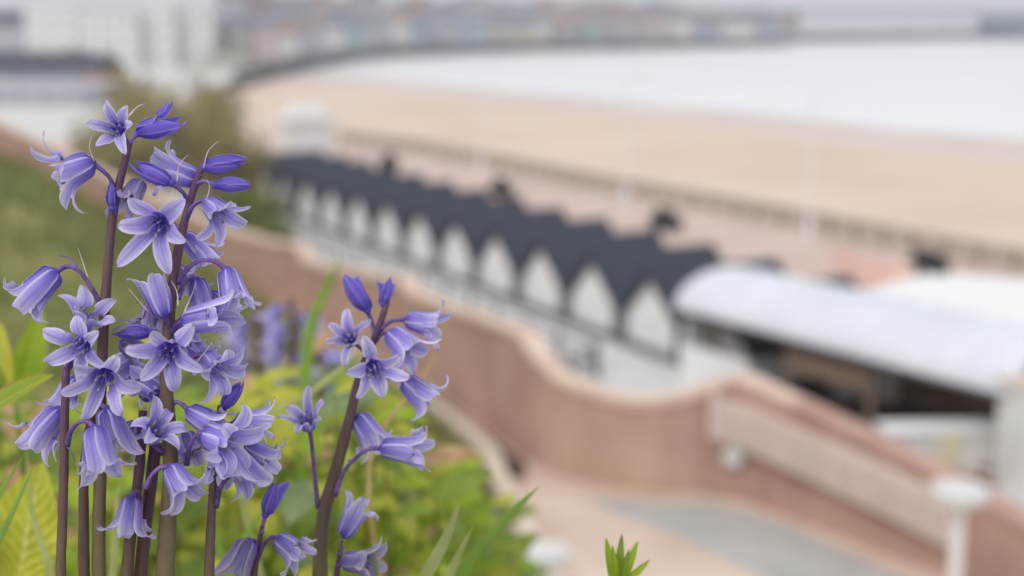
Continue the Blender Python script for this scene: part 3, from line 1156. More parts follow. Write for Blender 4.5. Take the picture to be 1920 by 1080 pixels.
def house(c, w_, d_, h, rh, rz, wm, rm, label, name='town_house', grp='houses on the far shore', storeys=2, cat='house'):
    t = thing(name, c, label, cat, grp)
    ex = Vector((math.cos(rz), math.sin(rz), 0))
    ey = Vector((-math.sin(rz), math.cos(rz), 0))
    MB().box(c - Vector((0, 0, 1.5)), w_, d_, h + 1.5, rz).build('wall', wm, t)
    if rh > 0:
        vs = []
        hw, hd = w_ / 2 + .3, d_ / 2 + .4
        z = h + .003
        for s in (-1, 1):
            vs += [c + ex * (s * hw) - ey * hd + Vector((0, 0, z)), c + ex * (s * hw) + ey * hd + Vector((0, 0, z)), c + ex * (s * hw) + Vector((0, 0, z + rh))]
        rf = MB().add(vs, [(0, 2, 1), (3, 4, 5), (0, 3, 5, 2), (1, 2, 5, 4), (0, 1, 4, 3)]).build('roof', rm, t)
        MB().box(c + ex * (w_ * .36) + Vector((0, 0, h + rh * .5)), .9, .7, rh * .5 + 1.0, rz).build('chimney', HW['brick'], rf)
    else:
        MB().box(c + Vector((0, 0, h + .003)), w_ + .4, d_ + .4, .5, rz).build('roof', wm, t)
    nwin = max(2, int(w_ / 3.2))
    for s_ in range(storeys):
        for k in range(nwin):
            q = c + ex * (w_ * ((k + .5) / nwin - .5)) - ey * (d_ / 2 + .02) + Vector((0, 0, 1.0 + s_ * (h - .6) / storeys))
            MB().box(q, 1.15, .1, 1.5, rz).build('window', M['farglass'], t)


def coast_at(px):
    for (a, ya), (b_, yb) in zip(COAST_PX, COAST_PX[1:]):
        if a <= px <= b_:
            return onz(px, ya + (yb - ya) * (px - a) / (b_ - a), -1.0)
    return onz(px, COAST_PX[0][1] if px < COAST_PX[0][0] else COAST_PX[-1][1], -1)


names = ['white', 'cream', 'grey', 'blue', 'brick', 'teal', 'pink', 'stone', 'white', 'grey', 'stone']
words = {'white': 'white', 'cream': 'cream', 'grey': 'grey', 'blue': 'pale blue', 'brick': 'brick', 'teal': 'pale teal', 'pink': 'pale pink', 'stone': 'pale stone'}
rows = [(22, 0.3, 'on the waterfront row across the bay'), (70, 4.0, 'in the middle row across the bay'), (125, 8.5, 'on the top row across the bay')]
hill = []
for ri, (back, zg, rowtxt) in enumerate(rows):
    px = 500 - ri * 30
    while px < 1470:
        c = coast_at(max(px, 470))
        v = Vector((c.x, c.y, 0))
        if px < 470:
            v = Vector(onz(px, COAST_PX[0][1], -1))
            v.z = 0
        d = v.length
        v = v * ((d + back) / d)
        wpx = rnd.uniform(30, 62)
        w_ = wpx / FPX * v.length
        zz = zg * (0.55 if px > 1250 else 1.0)
        wm = rnd.choice(names)
        h = rnd.uniform(6.5, 10.5) * (1.0 if px < 1300 else .85)
        house(Vector((v.x, v.y, zz)), w_ * .96, 10, h, rnd.choice((3, 3.5, 4)), -math.atan2(v.x, v.y) + rnd.uniform(-.15, .15),
              HW[wm], HR[rnd.random() < .35], '%s house %s' % (words[wm], rowtxt), storeys=3 if h > 8.5 else 2)
        px += wpx
# hillside under the rows
vs, fs = [], []
pxs = list(range(380, 1500, 40))
for px in pxs:
    c = coast_at(max(px, 470)) if px >= 470 else onz(px, COAST_PX[0][1], -1)
    v = Vector((c.x, c.y, 0))
    d = v.length
    k = .55 if px > 1250 else 1.0
    for back, z in ((30, 0.05), (45, 2.4 * k), (70, 4 * k), (100, 6 * k), (125, 8.4 * k), (200, 10 * k), (400, 10 * k)):
        q = v * ((d + back) / d)
        vs.append((q.x, q.y, z))
for i in range(len(pxs) - 1):
    for k in range(6):
        a = i * 7 + k
        fs.append((a, a + 7, a + 8, a + 1))
MB().add(vs, fs).build('hillside', M['land'], kind='structure', smooth=True)

# big white seafront hotels at the left, and what stands before them
def big(px0, px1, ytop, ybase, label, wm, rh=0, storeys=4, name='seafront_hotel', zb=0.0, dd=14, grp='white hotels at the head of the bay', cat='hotel'):
    p = onz((px0 + px1) / 2, ybase, zb)
    w_ = (px1 - px0) / FPX * p.y
    top = onz((px0 + px1) / 2, ytop, zb - 40) if False else None
    v = FW + UP * ((540 - ytop) / FPX)
    h = CAM.z + v.z / v.y * p.y - zb
    house(Vector((p.x, p.y + dd / 2, zb)), w_ * .97, dd, h - rh, rh, 0.0, wm, M['slate'] if 'slate' in label else HR[0], label, name, grp, storeys, cat)


big(-40, 48, 22, 118, 'grey hotel at the far left behind the slate roof', HW['grey'], 3.0)
big(50, 150, 18, 126, 'white four storey hotel, leftmost of the white ones', HW['white'])
big(152, 262, 24, 128, 'white hotel in the middle of the white block', HW['white'])
big(264, 330, 12, 127, 'tall white hotel standing highest at the head of the bay', HW['white'])
big(332, 402, 26, 126, 'white hotel at the bend of the coast road', HW['white'])
big(404, 470, 34, 124, 'stone hotel at the bend of the coast road', HW['stone'], 2.5)
big(-60, 150, 98, 150, 'long low hall with a slate roof at far left', HW['grey'], 4.5, 1, 'low_hall', dd=16, grp='halls by the seafront', cat='hall')
big(152, 185, 104, 150, 'small brick hall beside the slate roofed hall', mat('red_brick', rgb(150, 96, 78), rgb(168, 112, 92), .85, .5, 5), 3.0, 1, 'low_hall', dd=20, grp='halls by the seafront', cat='hall')
big(-80, 160, 172, 200, 'low pale grey hall with a flat roof at far left', HW['grey'], 0, 1, 'low_hall', dd=26, grp='halls by the seafront', cat='hall')

# sea wall of the far shore, and the pier
b = MB()
cp = spline(COAST, 40)
vs, fs = [], []
for i, p in enumerate(cp):
    d = Vector((p.x, p.y, 0)).normalized()
    for off, z in ((-3, -3), (-3, 1.6), (2, 1.6), (2, -3)):
        q = Vector((p.x, p.y, 0)) + d * off
        vs.append((q.x, q.y, z))
for i in range(len(cp) - 1):
    for k in range(3):
        fs.append((4 * i + k, 4 * i + 4 + k, 4 * i + 5 + k, 4 * i + k + 1))
b.add(vs, fs).build('far_sea_wall', M['greystone'], label='dark stone sea wall along the far shore', cat='wall')
pier = thing('stone_pier', onz(1700, 75, SEA_Z), 'long dark stone pier running out from the town', 'pier')
p, q = onz(1475, 79, SEA_Z), onz(2000, 71, SEA_Z)
d = (q - p).normalized()
MB().box(p.lerp(q, .5) - Vector((0, 0, 1)), (q - p).length, 9, 5.2, ex=d, ey=Vector((-d.y, d.x, 0))).build('deck', M['greystone'], pier)
MB().box(p.lerp(q, .5) + Vector((-d.y, d.x, 0)) * 3.5 + Vector((0, 0, 4.203)), (q - p).length, 1, 1.2, ex=d, ey=Vector((-d.y, d.x, 0))).build('parapet', M['greystone'], pier)
p = onz(1890, 73, SEA_Z)
pb = mat('slate_blue_wall', rgb(96, 112, 126), rgb(116, 130, 142), .85, .2, 4)
house(Vector((p.x, p.y, 1.7)), 38, 9, 8, 3.5, 0, pb, HR[0], 'slate blue building at the end of the stone pier', 'pier_building', None, 2, 'building')

# ------------------------------------------------------------------ bluebells
SD = 0.53                                        # distance of the sharp stems


def px2m(px, d):
    return px / FPX * d


def petal(base, ax, rad, S, W, kind, rnd, r0, phi, sf, inner, twist=0.0):
    """one tepal: grid along its length, bent from the bell outwards; returns verts, faces, uvs"""
    nu, nv = 9, 20
    tn = ax.cross(rad).normalized()
    r, a = r0, 0.0
    path = []
    ds = S / nv
    bulge = rnd.uniform(-2, 4)
    curl = rnd.uniform(15, 80)
    RB = ((0, .22), (.12, .68), (.3, .98), (.45, 1), (.62, .92), (.78, .68), (.9, .4), (1, .05))
    for i in range(nv + 1):
        s = i / nv
        if kind == 'bud':
            rb = S * .19 * interp(s, RB)
            r2 = S * .19 * interp(min(1, s + .5 / nv), RB)
            r1 = S * .19 * interp(max(0, s - .5 / nv), RB)
            th = math.atan2(r2 - r1, ds * (1 if 0 < i < nv else .5))
            path.append((S * s * .97, rb + (.00018 if not inner else -.0001), th))
            continue
        th = 66 * (1 - smooth(s, 0, .2)) + 7 + bulge + (phi - 7) * smooth(s, sf, min(1.0, sf + .42)) + (curl * .8 * smooth(s, .65, 1) if kind == 'star' else curl * smooth(s, .7, 1))
        th = R(th)
        path.append((a, r, th))
        a += ds * math.cos(th)
        r = max(.0003, r + ds * math.sin(th))
    vs, uvs = [], []
    wav = rnd.uniform(0, 6)
    cup = rnd.choice((-3.0, 1.5, 1.7, 2.2, 3.5))
    side = rnd.uniform(-.11, .11) * S
    for i, (a, r, th) in enumerate(path):
        s = i / nv
        if kind == 'bud':
            wd = W / (.17 * S) * .66 * r + .0001
        else:
            wd = W * interp(s, ((0, .34), (.15, .68), (.35, .92), (.5, 1), (.65, .98), (.78, .86), (.88, .66), (.95, .43), (.985, .22), (1, .06)))
        nrm = (rad * math.cos(th) - ax * math.sin(th))      # outward normal of the tepal
        flare = 0 if kind == 'bud' else smooth(s, sf, sf + .35)
        Rc = max(r, wd * (1.0 if kind != 'bud' else .6)) * (1 - flare) + wd * cup * flare
        c = base + ax * a + rad * r + tn * (side * s * s)
        for j in range(nu):
            u = -1 + 2 * j / (nu - 1)
            x = u * wd
            ang = x / Rc
            lat = Rc * math.sin(ang)
            dep = Rc * (1 - math.cos(ang))
            gro = .00022 * math.exp(-(u / .22) ** 2) * smooth(s, .05, .3) * (1 if not inner else .7)
            rip = .00040 * math.sin(s * 9 + u * 1.5 + wav) * abs(u) * (.4 + flare)
            q = c + tn * lat + nrm * (-dep + gro * (1 if kind == 'bud' else -1 if flare > .5 else .6) + rip)
            if twist:
                q += nrm * (twist * u * wd * flare * .5)
            vs.append(q)
            uvs.append((j / (nu - 1), s))
    fs = []
    for i in range(nv):
        for j in range(nu - 1):
            k = i * nu + j
            fs.append((k, k + 1, k + nu + 1, k + nu))
    return vs, fs, uvs


def flower(plant, bpx, dir3, Lpx, kind, d, flare=80, stalk=None, seedv=0, wide=1.0, sf=None, r0=.0011, name=None, loose=0):
    """bpx: photo pixel of the flower's base; dir3: right, down, towards the camera; Lpx: petal length"""
    rnd = random.Random(seedv * 13 + 5)
    ax = (RT * dir3[0] - UP * dir3[1] - FW * dir3[2]).normalized()
    base = at(bpx[0], bpx[1], d)
    S = px2m(Lpx * (1.0 if kind == 'bud' else 1.07), d)
    fl = MB()
    sideways = ax.orthogonal().normalized()
    q2 = ax.cross(sideways)
    fl.ball(base + ax * .0004, .0017, .0017, .0013, 10, 6, (sideways, q2, ax))
    if kind != 'bud':
        fl.tube([base, base + ax * S * .45], [.0007, .0004], 6)      # pistil
    fo = fl.build(name or ('flower_bud' if kind == 'bud' else 'flower'), M['petal_bud'], plant, smooth=True)
    off = rnd.uniform(0, PI / 3)
    m_ = M['petal_bud'] if kind == 'bud' else M['petal_faded'] if seedv in (6, 23, 40, 62, 65, 101, 106, 109) else M['petal']
    W = S * {'bud': .17, 'bell': .155, 'star': .156}[kind] * wide
    for k in range(6):
        inner = k % 2
        an = off + k * PI / 3 + rnd.uniform(-.06, .06)
        rad = sideways * math.cos(an) + q2 * math.sin(an)
        if kind == 'bud':
            rr, ph, s0 = r0 + (0.0003 if not inner else -.0003), 0, 0
        else:
            rr = r0 + (.00025 if not inner else -.0002)
            ph = flare * (.7 if kind == 'star' else 1) + rnd.uniform(-26, 26)
            s0 = (sf if sf is not None else (.46 if kind == 'bell' else .2)) + rnd.uniform(-.04, .04)
        kd = kind
        if kind == 'bud' and k < loose:
            kd, ph, s0 = 'bell', rnd.uniform(25, 50), .35
        v, f, uv = petal(base, ax, rad, S * rnd.uniform(.84, 1.1) * (.97 if inner else 1), W * rnd.uniform(.9, 1.1) * (1.06 if inner else 1) * (.85 if kd != kind else 1), kd, rnd, rr, ph, s0, inner, rnd.uniform(-.25, .25))
        MB().add(v, f, uv).build('petal', m_, fo, smooth=True)
    if kind != 'bud':
        st = MB()
        for k in range(6):
            an = off + k * PI / 3
            rad = sideways * math.cos(an) + q2 * math.sin(an)
            ln = S * (.42 if k % 2 else .5) * rnd.uniform(.9, 1.08)
            rr = .0016 + S * .04
            p0 = base + ax * S * .1 + rad * .0012
            p1 = base + ax * ln + rad * rr
            st.tube([p0, p0.lerp(p1, .5) + rad * .0006, p1], .00022, 5)
            tax = (ax + rad * rnd.uniform(-.3, .6) + sideways * rnd.uniform(-.3, .3)).normalized()
            o_ = tax.orthogonal().normalized()
            st.ball(p1, .00048, .00048, .0012, 6, 5, (o_, tax.cross(o_), tax))
        st.build('stamen', M['anther'], fo, smooth=True)
    if stalk:
        pts = [at(x, y, dd) for x, y, dd in [(s_[0], s_[1], s_[2] if len(s_) > 2 else d) for s_ in stalk]] + [base + ax * .0006]
        sp = spline(pts, 14)
        MB().tube(sp, [.00115 - .00035 * math.sin(PI * i / 14) for i in range(15)], 8).build('flower_stalk', M['stalk'], plant, smooth=True)


def soil_point(p):
    return Vector((p.x, p.y, bank_z(p.x, p.y)))


def bluebell(label, stem_px, d0, widths, extra=2.2, lean=0.0, d1=None):
    """stem_px from the top down; the stem goes on below the frame to the soil"""
    d1 = d1 or d0
    n_ = len(stem_px)
    pts = [at(x, y, d0 + (d1 - d0) * i / (n_ - 1)) for i, (x, y) in enumerate(stem_px)]
    g = pts[-1] + (pts[-1] - pts[-2]).normalized() * .02
    foot = soil_point(Vector((g.x, g.y + .01, 0)))
    foot.z = min(foot.z, pts[-1].z - .02) - .005
    t = thing('bluebell', foot, label, 'bluebell', 'bluebells in the flower bed')
    last = pts[-1]
    step = (pts[-1] - pts[-2]).length
    m_ = max(2, int((foot - last).length / step))
    vdir = (pts[-1] - pts[-2]).normalized()
    mid = [last.lerp(foot, i / m_) + vdir * (.012 * math.sin(PI * i / m_)) for i in range(1, m_)]
    allp = list(reversed(pts + mid + [foot]))
    raw = spline(allp, 160)
    acc = [0]
    for a_, b_ in zip(raw, raw[1:]):
        acc.append(acc[-1] + (b_ - a_).length)
    vis = sum((b_ - a_).length for a_, b_ in zip(pts, pts[1:]))
    s_edge = 1 - vis / acc[-1]
    sp, rads = [], []
    rj = random.Random(int(pts[0].x * 1e5))
    for i in range(57):
        tgt = acc[-1] * i / 56
        k = min(range(161), key=lambda q: abs(acc[q] - tgt))
        sp.append(raw[k])
        s_ = (i / 56 - s_edge) / (1 - s_edge)
        rads.append(px2m(widths[1] + (widths[0] - widths[1]) * max(-.3, s_), d0) / 2 * rj.uniform(.96, 1.04))
    MB().tube(sp, rads, 12).build('stem', M['stem'], t, smooth=True)
    return t


def bract(plant, pts, d=SD - .004, wd=3.2, m=None):
    sp = spline([at(x, y, d) for x, y in pts], 10)
    MB().tube(sp, [px2m(wd, d) / 2 * (1 - .75 * i / 10) for i in range(11)], 6).build('bract', m or M['bract'], plant, smooth=True)


# --- the tall stem at the left
A = bluebell('tallest bluebell, its top flower open towards us above all the others', [(241, 268), (232, 310), (214, 385), (205, 470), (198, 560), (190, 700), (188, 880), (186, 1085)], SD + .004, (15, 26))
flower(A, (225, 243), (-.03, -.08, 1), 66, 'star', SD - .004, 74, [(240, 276, SD + .004), (236, 262, SD + .006)], 1, wide=1.0)
flower(A, (256, 250), (1, -.27, .05), 98, 'bud', SD + .008, 0, [(240, 275, SD + .004), (247, 262, SD + .006)], 2, loose=2)
flower(A, (176, 303), (-.82, .42, .2), 122, 'bell', SD - .002, 72, [(213, 350, SD + .003), (203, 330, SD)], 207, sf=.3)
flower(A, (211, 392), (.02, -1, .2), 52, 'bud', SD - .004, 0, [(214, 400, SD + .003)], 4, wide=.8)
bract(A, [(242, 218), (252, 206), (262, 198), (273, 195)], SD, 5)
bract(A, [(177, 303), (170, 285), (168, 272), (174, 251)])
flower(A, (107, 507), (-.72, .72, .2), 118, 'bell', SD + .002, 62, [(189, 572, SD + .004), (172, 540), (150, 510), (128, 499)], 5, sf=.5)
bract(A, [(146, 506), (140, 492), (126, 482), (110, 479)], SD, 5, M['stalk'])
bract(A, [(165, 520), (158, 500), (152, 482), (146, 464)], SD)
flower(A, (262, 340), (-.25, .75, .5), 88, 'bell', SD + .012, 52, [(216, 372, SD + .004), (236, 352, SD + .01)], 6)

# --- the main stem
Bm = bluebell('thick central bluebell with two closed buds pointing right at its top', [(388, 296), (370, 335), (346, 415), (327, 510), (316, 610), (311, 700), (318, 820), (320, 900), (313, 1010), (310, 1085)], SD, (12, 35))
flower(Bm, (380, 315), (1, -.16, .1), 84, 'bud', SD - .002, 0, [(376, 330, SD), (377, 322, SD)], 11)
flower(Bm, (402, 347), (1, -.04, .12), 76, 'bud', SD - .003, 0, [(368, 345, SD), (384, 340, SD - .002)], 12)
flower(Bm, (324, 344), (-.88, -.46, .1), 88, 'bud', SD - .006, 0, [(352, 380, SD), (344, 362, SD - .004)], 13)
flower(Bm, (372, 338), (-.93, -.3, -.1), 108, 'bell', SD + .010, 40, [(362, 365, SD), (370, 350, SD + .006)], 14)
flower(Bm, (303, 414), (-.08, .34, 1), 108, 'star', SD - .006, 78, [(340, 430, SD), (325, 420, SD + .004), (312, 414, SD + .006)], 15, wide=.95)
flower(Bm, (388, 378), (.66, .55, .42), 88, 'bell', SD - .002, 66, [(350, 408, SD), (362, 386, SD - .002), (376, 377, SD - .002)], 16, sf=.42)
flower(Bm, (344, 440), (.6, .66, -.2), 92, 'bell', SD + .008, 50, None, 17)
bract(Bm, [(382, 315), (387, 292), (395, 277), (411, 264)])
bract(Bm, [(332, 340), (334, 318), (341, 302), (354, 290)], SD - .008)
bract(Bm, [(386, 378), (391, 362), (393, 348), (388, 338)], SD - .004, 3)
flower(Bm, (309, 594), (-.3, -1, .08), 92, 'bell', SD - .006, 20, [(320, 618, SD), (316, 606, SD - .004)], 18, sf=.5, wide=1.05)
flower(Bm, (425, 503), (.28, .95, .12), 102, 'bell', SD - .004, 50, [(334, 530, SD), (348, 508), (372, 490), (402, 490)], 19, sf=.52)
flower(Bm, (368, 522), (.22, 1, -.15), 88, 'bell', SD + .008, 44, [(334, 560, SD), (344, 532, SD + .004), (356, 522, SD + .008)], 20)
flower(Bm, (343, 604), (1, -.2, .12), 122, 'bell', SD - .007, 28, [(322, 622, SD), (330, 608, SD - .004)], 21, sf=.5)
flower(Bm, (344, 596), (.22, .95, .42), 94, 'bell', SD + .006, 60, None, 22)
flower(Bm, (285, 568), (-.2, .8, .1), 70, 'bell', SD + .012, 50, None, 23)
flower(Bm, (286, 624), (-1, -.02, .05), 72, 'bud', SD + .002, 0, [(312, 640, SD), (302, 632, SD)], 24)
flower(Bm, (318, 652), (.14, .26, 1), 100, 'star', SD - .012, 76, [(314, 680, SD), (320, 664, SD - .002)], 25)
flower(Bm, (385, 666), (.68, .58, .38), 98, 'bell', SD - .002, 78, [(322, 700, SD), (340, 684, SD), (366, 668, SD)], 26, sf=.36)
flower(Bm, (300, 740), (-.85, -.5, .0), 82, 'bell', SD + .008, 40, [(312, 756, SD + .002)], 27)
bract(Bm, [(278, 584), (264, 568), (252, 554), (241, 541)])
bract(Bm, [(334, 574), (333, 555), (329, 540), (321, 527)], SD - .018)
bract(Bm, [(344, 590), (352, 570), (361, 550), (367, 531)], SD - .016)
bract(Bm, [(366, 682), (378, 668), (392, 650), (403, 629)], SD - .006)
flower(Bm, (276, 822), (.62, -.55, .5), 84, 'bell', SD - .008, 66, [(312, 850, SD), (296, 842, SD - .004)], 28, sf=.38)
flower(Bm, (352, 768), (.78, .5, .1), 92, 'bell', SD - .002, 40, [(318, 762, SD), (334, 754, SD)], 29)
flower(Bm, (320, 874), (.5, .74, .32), 102, 'bell', SD - .016, 66, [(272, 916, SD - .018), (284, 892, SD - .018), (302, 876, SD - .017)], 30, sf=.4)
bract(Bm, [(428, 890), (412, 868), (396, 852), (377, 843)], SD - .012)

# --- the thin stem at far left
Cc = bluebell('slender bluebell at the left with a bell hanging from an arched stalk', [(124, 690), (121, 790), (120, 880), (117, 980), (114, 1085)], SD - .008, (15, 19))
flower(Cc, (165, 642), (-.22, .3, 1), 90, 'star', SD - .014, 78, [(124, 700, SD - .008), (138, 676, SD - .004), (156, 652, SD - .004)], 31)
flower(Cc, (112, 765), (-.55, .82, .2), 108, 'bell', SD + .002, 46, [(121, 800, SD - .006), (124, 778, SD - .002)], 32, sf=.45)
flower(Cc, (176, 800), (.3, .95, .28), 118, 'bell', SD - .018, 46, [(126, 836, SD - .010), (133, 808, SD - .014), (150, 791, SD - .018), (166, 792, SD - .018)], 33, sf=.52, wide=1.05)
flower(Cc, (150, 620), (.5, -.7, .4), 90, 'star', SD - .004, 60, [(124, 692, SD - .008), (136, 650, SD - .004)], 34, sf=.3)
bract(Cc, [(122, 692), (120, 668), (114, 648), (103, 629)], SD - .008)
bract(Cc, [(126, 838), (134, 848), (139, 862), (141, 880)], SD - .012, 3, M['stalk'])

# --- the next stem
Dd = bluebell('bluebell right of the slender one with a broad star flower and a violet bell', [(184, 740), (168, 800), (158, 880), (157, 980), (158, 1085)], SD + .004, (15, 22))
flower(Dd, (198, 694), (.1, .5, 1), 96, 'star', SD - .014, 70, [(182, 748, SD + .002), (190, 716, SD - .004)], 35)
flower(Dd, (200, 764), (.26, 1, -.15), 108, 'bell', SD - .002, 44, [(176, 770, SD + .004), (186, 758, SD)], 36, sf=.55)
flower(Dd, (246, 706), (.8, .45, .0), 84, 'bell', SD + .012, 40, [(178, 760, SD + .004), (210, 736, SD + .008)], 37)

Ee = bluebell('olive stemmed bluebell left of the thick stem with one flower hanging low', [(268, 770), (264, 850), (254, 940), (244, 1010), (238, 1085)], SD + .008, (16, 24))
flower(Ee, (247, 932), (-.1, 1, .3), 98, 'bell', SD - .002, 66, [(262, 950, SD + .006), (262, 926, SD + .002), (254, 922, SD)], 38, sf=.42)
flower(Ee, (272, 748), (.3, -.6, .3), 70, 'bell', SD + .016, 40, None, 39)
Ff = bluebell('pale stemmed bluebell just left of the thick stem, its flowers hidden behind it', [(292, 830), (284, 900), (274, 980), (264, 1085)], SD + .014, (22, 26))
flower(Ff, (300, 836), (.9, .4, -.2), 80, 'bell', SD + .018, 44, [(291, 846, SD + .014)], 40)

Gg = bluebell('bluebell right of the thick stem bearing a cluster of pale flared bells', [(414, 760), (404, 840), (399, 920), (395, 1000), (392, 1085)], SD + .006, (12, 20))
flower(Gg, (416, 768), (.6, -.8, .0), 68, 'bud', SD + .008, 0, [(414, 776, SD + .006)], 41, wide=1.15)
flower(Gg, (385, 812), (.86, .3, .42), 128, 'bell', SD - .012, 72, [(350, 870, SD - .002), (356, 836, SD - .008), (370, 814, SD - .012)], 42, sf=.4)
flower(Gg, (440, 792), (1, -.02, -.1), 88, 'bell', SD + .006, 40, [(412, 800, SD + .006)], 43)
flower(Gg, (432, 846), (.62, .78, .0), 108, 'bell', SD + .004, 44, [(404, 850, SD + .006), (418, 838, SD + .006)], 44)
flower(Gg, (412, 820), (.25, .9, .3), 122, 'bell', SD - .004, 60, None, 45, sf=.4)
MB().tube(spline([at(406, 950, SD + .006), at(412, 915, SD), at(428, 893, SD - .002), at(440, 880, SD)], 10), .0011, 8).build('flower_stalk', M['stalk'], Gg, smooth=True)

# small nodding flowers filling the heads from behind
for k, (pl_, x, y, dx, dy) in enumerate(((Bm, 396, 548, .5, .8), (Bm, 300, 560, -.3, .9), (Bm, 262, 660, -.6, .5), (Bm, 352, 640, .6, .6), (Bm, 282, 690, -.5, .8),
        (Cc, 142, 706, -.4, .9), (Dd, 228, 640, .6, .5), (Bm, 346, 812, .5, .8), (Gg, 380, 774, .4, .9), (Bm, 336, 500, .5, .9), (Bm, 250, 792, -.3, .8), (Gg, 462, 836, .9, .5))):
    flower(pl_, (x, y), (dx, dy, (-.2, .3, .1)[k % 3]), 72 + 6 * (k % 3), 'bell', SD + .014 + .003 * (k % 3), 50 + 7 * (k % 4), None, 100 + k)

# --- the right hand cluster, a little beyond the sharp plane
HD = .60
H = bluebell('separate bluebell with a leaning purple stem at the right of the group', [(726, 566), (708, 620), (676, 700), (654, 790), (630, 880), (608, 960), (602, 1020), (600, 1085)], HD, (12, 30))
flower(H, (690, 584), (-.56, -.82, .1), 78, 'bud', HD - .002, 0, [(702, 628, HD), (698, 606, HD)], 51, loose=1)
flower(H, (718, 572), (.25, -1, .1), 58, 'bud', HD, 0, [(720, 584, HD)], 52, loose=2)
flower(H, (660, 638), (-.2, -.25, .85), 60, 'star', HD - .002, 70, [(688, 662, HD), (672, 650, HD + .004)], 53)
flower(H, (697, 682), (.32, .36, .95), 84, 'star', HD - .016, 72, [(690, 690, HD), (694, 686, HD - .004)], 54)
flower(H, (760, 599), (.95, .22, .15), 88, 'bell', HD + .002, 50, [(712, 620, HD), (730, 604, HD), (746, 600, HD)], 55)
flower(H, (730, 622), (.66, .6, .3), 100, 'bell', HD - .004, 56, [(704, 640, HD), (716, 626, HD)], 56, sf=.42)
flower(H, (757, 713), (.7, .6, .15), 94, 'bell', HD - .002, 70, [(682, 730, HD), (704, 712, HD), (734, 709, HD)], 57, sf=.45)
flower(H, (670, 778), (.55, .8, .05), 98, 'bell', HD + .004, 58, [(648, 800, HD), (656, 782, HD)], 58, sf=.45)
flower(H, (714, 840), (1, .06, .1), 100, 'bell', HD - .010, 26, [(628, 930, HD - .004), (644, 886, HD - .006), (668, 858, HD - .008), (692, 842, HD - .01)], 59, sf=.5)
flower(H, (580, 804), (-.12, -.72, .62), 72, 'star', HD - .01, 62, [(596, 952, HD), (591, 900, HD - .004), (586, 850, HD - .008), (583, 820, HD - .01)], 60, sf=.25)

I1 = bluebell('small bluebell at the bottom with one flower upright above two nodding ones', [(492, 985), (486, 1020), (480, 1052), (474, 1090)], .565, (8, 15))
flower(I1, (497, 967), (.36, -1, .12), 76, 'bud', .565, 0, [(490, 1000, .565), (493, 984, .565)], 61, wide=1.1, loose=1)
flower(I1, (468, 1012), (-.42, .95, .28), 104, 'bell', .56, 40, [(484, 1030, .565), (478, 1014, .562)], 62)
flower(I1, (520, 1008), (.72, .52, .22), 88, 'bell', .56, 56, [(480, 1054, .565), (494, 1022, .562), (508, 1008, .56)], 63, sf=.45)
I2 = bluebell('small bluebell at the bottom right of the leaning stem with two ragged flowers', [(638, 1030), (634, 1056), (630, 1090)], .59, (8, 14))
flower(I2, (645, 1005), (.42, -.9, .12), 90, 'bell', .59, 44, [(637, 1040, .59), (641, 1022, .59)], 64, sf=.5)
flower(I2, (642, 1052), (.92, .0, .25), 100, 'bell', .585, 44, [(634, 1062, .59)], 65, sf=.42)
bract(I2, [(643, 1022), (646, 1012), (634, 1014), (626, 1022)], .585, 4, M['blade_pale'])

# --- blurred bluebells farther into the bed
def far_bluebell(label, px, ytop, d, nfl, seedv):
    rnd = random.Random(seedv)
    t = bluebell(label, [(px, ytop), (px + 4, ytop + 60), (px + 2, ytop + 160), (px - 4, ytop + 300)], d, (10, 16))
    for k in range(nfl):
        y = ytop + 10 + k * 130 / nfl
        s = rnd.choice((-1, 1))
        flower(t, (px + s * 18, y + 4), (s * rnd.uniform(.2, .9), rnd.uniform(.3, 1), rnd.uniform(-.2, .7)), 56, 'bell', d + rnd.uniform(-.02, .02), rnd.uniform(40, 80),
               [(px + 2, y + 12, d), (px + s * 9, y + 2, d)], seedv * 10 + k)


far_bluebell('out of focus bluebell just right of the thick stem behind the group', 480, 575, 1.5, 8, 71)
far_bluebell('out of focus bluebell with dense flowers left of the tall grass blade', 545, 560, 1.4, 9, 72)
far_bluebell('out of focus bluebell half behind the tall green grass blade', 590, 625, 1.6, 6, 73)
far_bluebell('faint out of focus bluebell low between the stems at left', 232, 770, 1.4, 6, 74)

# ------------------------------------------------------------------ leaves, grass and weeds round the bluebells
def leaf_shape(base, dirv, up, ln, wd, bend, fold, rnd, nv=12, nu=7, serr=0.0, shape='oval'):
    d_ = dirv.normalized()
    sd_ = d_.cross(up).normalized()
    u_ = sd_.cross(d_).normalized()
    vs, uvs, fs = [], [], []
    p = Vector(base)
    th = 0
    tab = {'oval': ((0, .12), (.12, .5), (.35, .95), (.5, 1), (.7, .8), (.88, .42), (1, .02)),
           'lance': ((0, .3), (.15, .7), (.35, 1), (.6, .82), (.82, .45), (1, .02)),
           'blade': ((0, .8), (.3, 1), (.65, .8), (.88, .42), (1, .03))}[shape]
    ph = rnd.uniform(0, 6)
    for i in range(nv + 1):
        s = i / nv
        th = bend * s
        if i:
            p = p + (d_ * math.cos(th) - u_ * math.sin(th)) * (ln / nv)
        nr = u_ * math.cos(th) + d_ * math.sin(th)
        wv = wd * interp(s, tab) * (1 + serr * (1 if i % 2 else -1))
        for j in range(nu):
            u = -1 + 2 * j / (nu - 1)
            vs.append(p + sd_ * (u * wv) + nr * (abs(u) * wv * fold + .04 * wd * math.sin(s * 11 + ph) * u))
            uvs.append((j / (nu - 1), s))
    for i in range(nv):
        for j in range(nu - 1):
            k = i * nu + j
            fs.append((k, k + nu, k + nu + 1, k + 1))
    return vs, fs, uvs


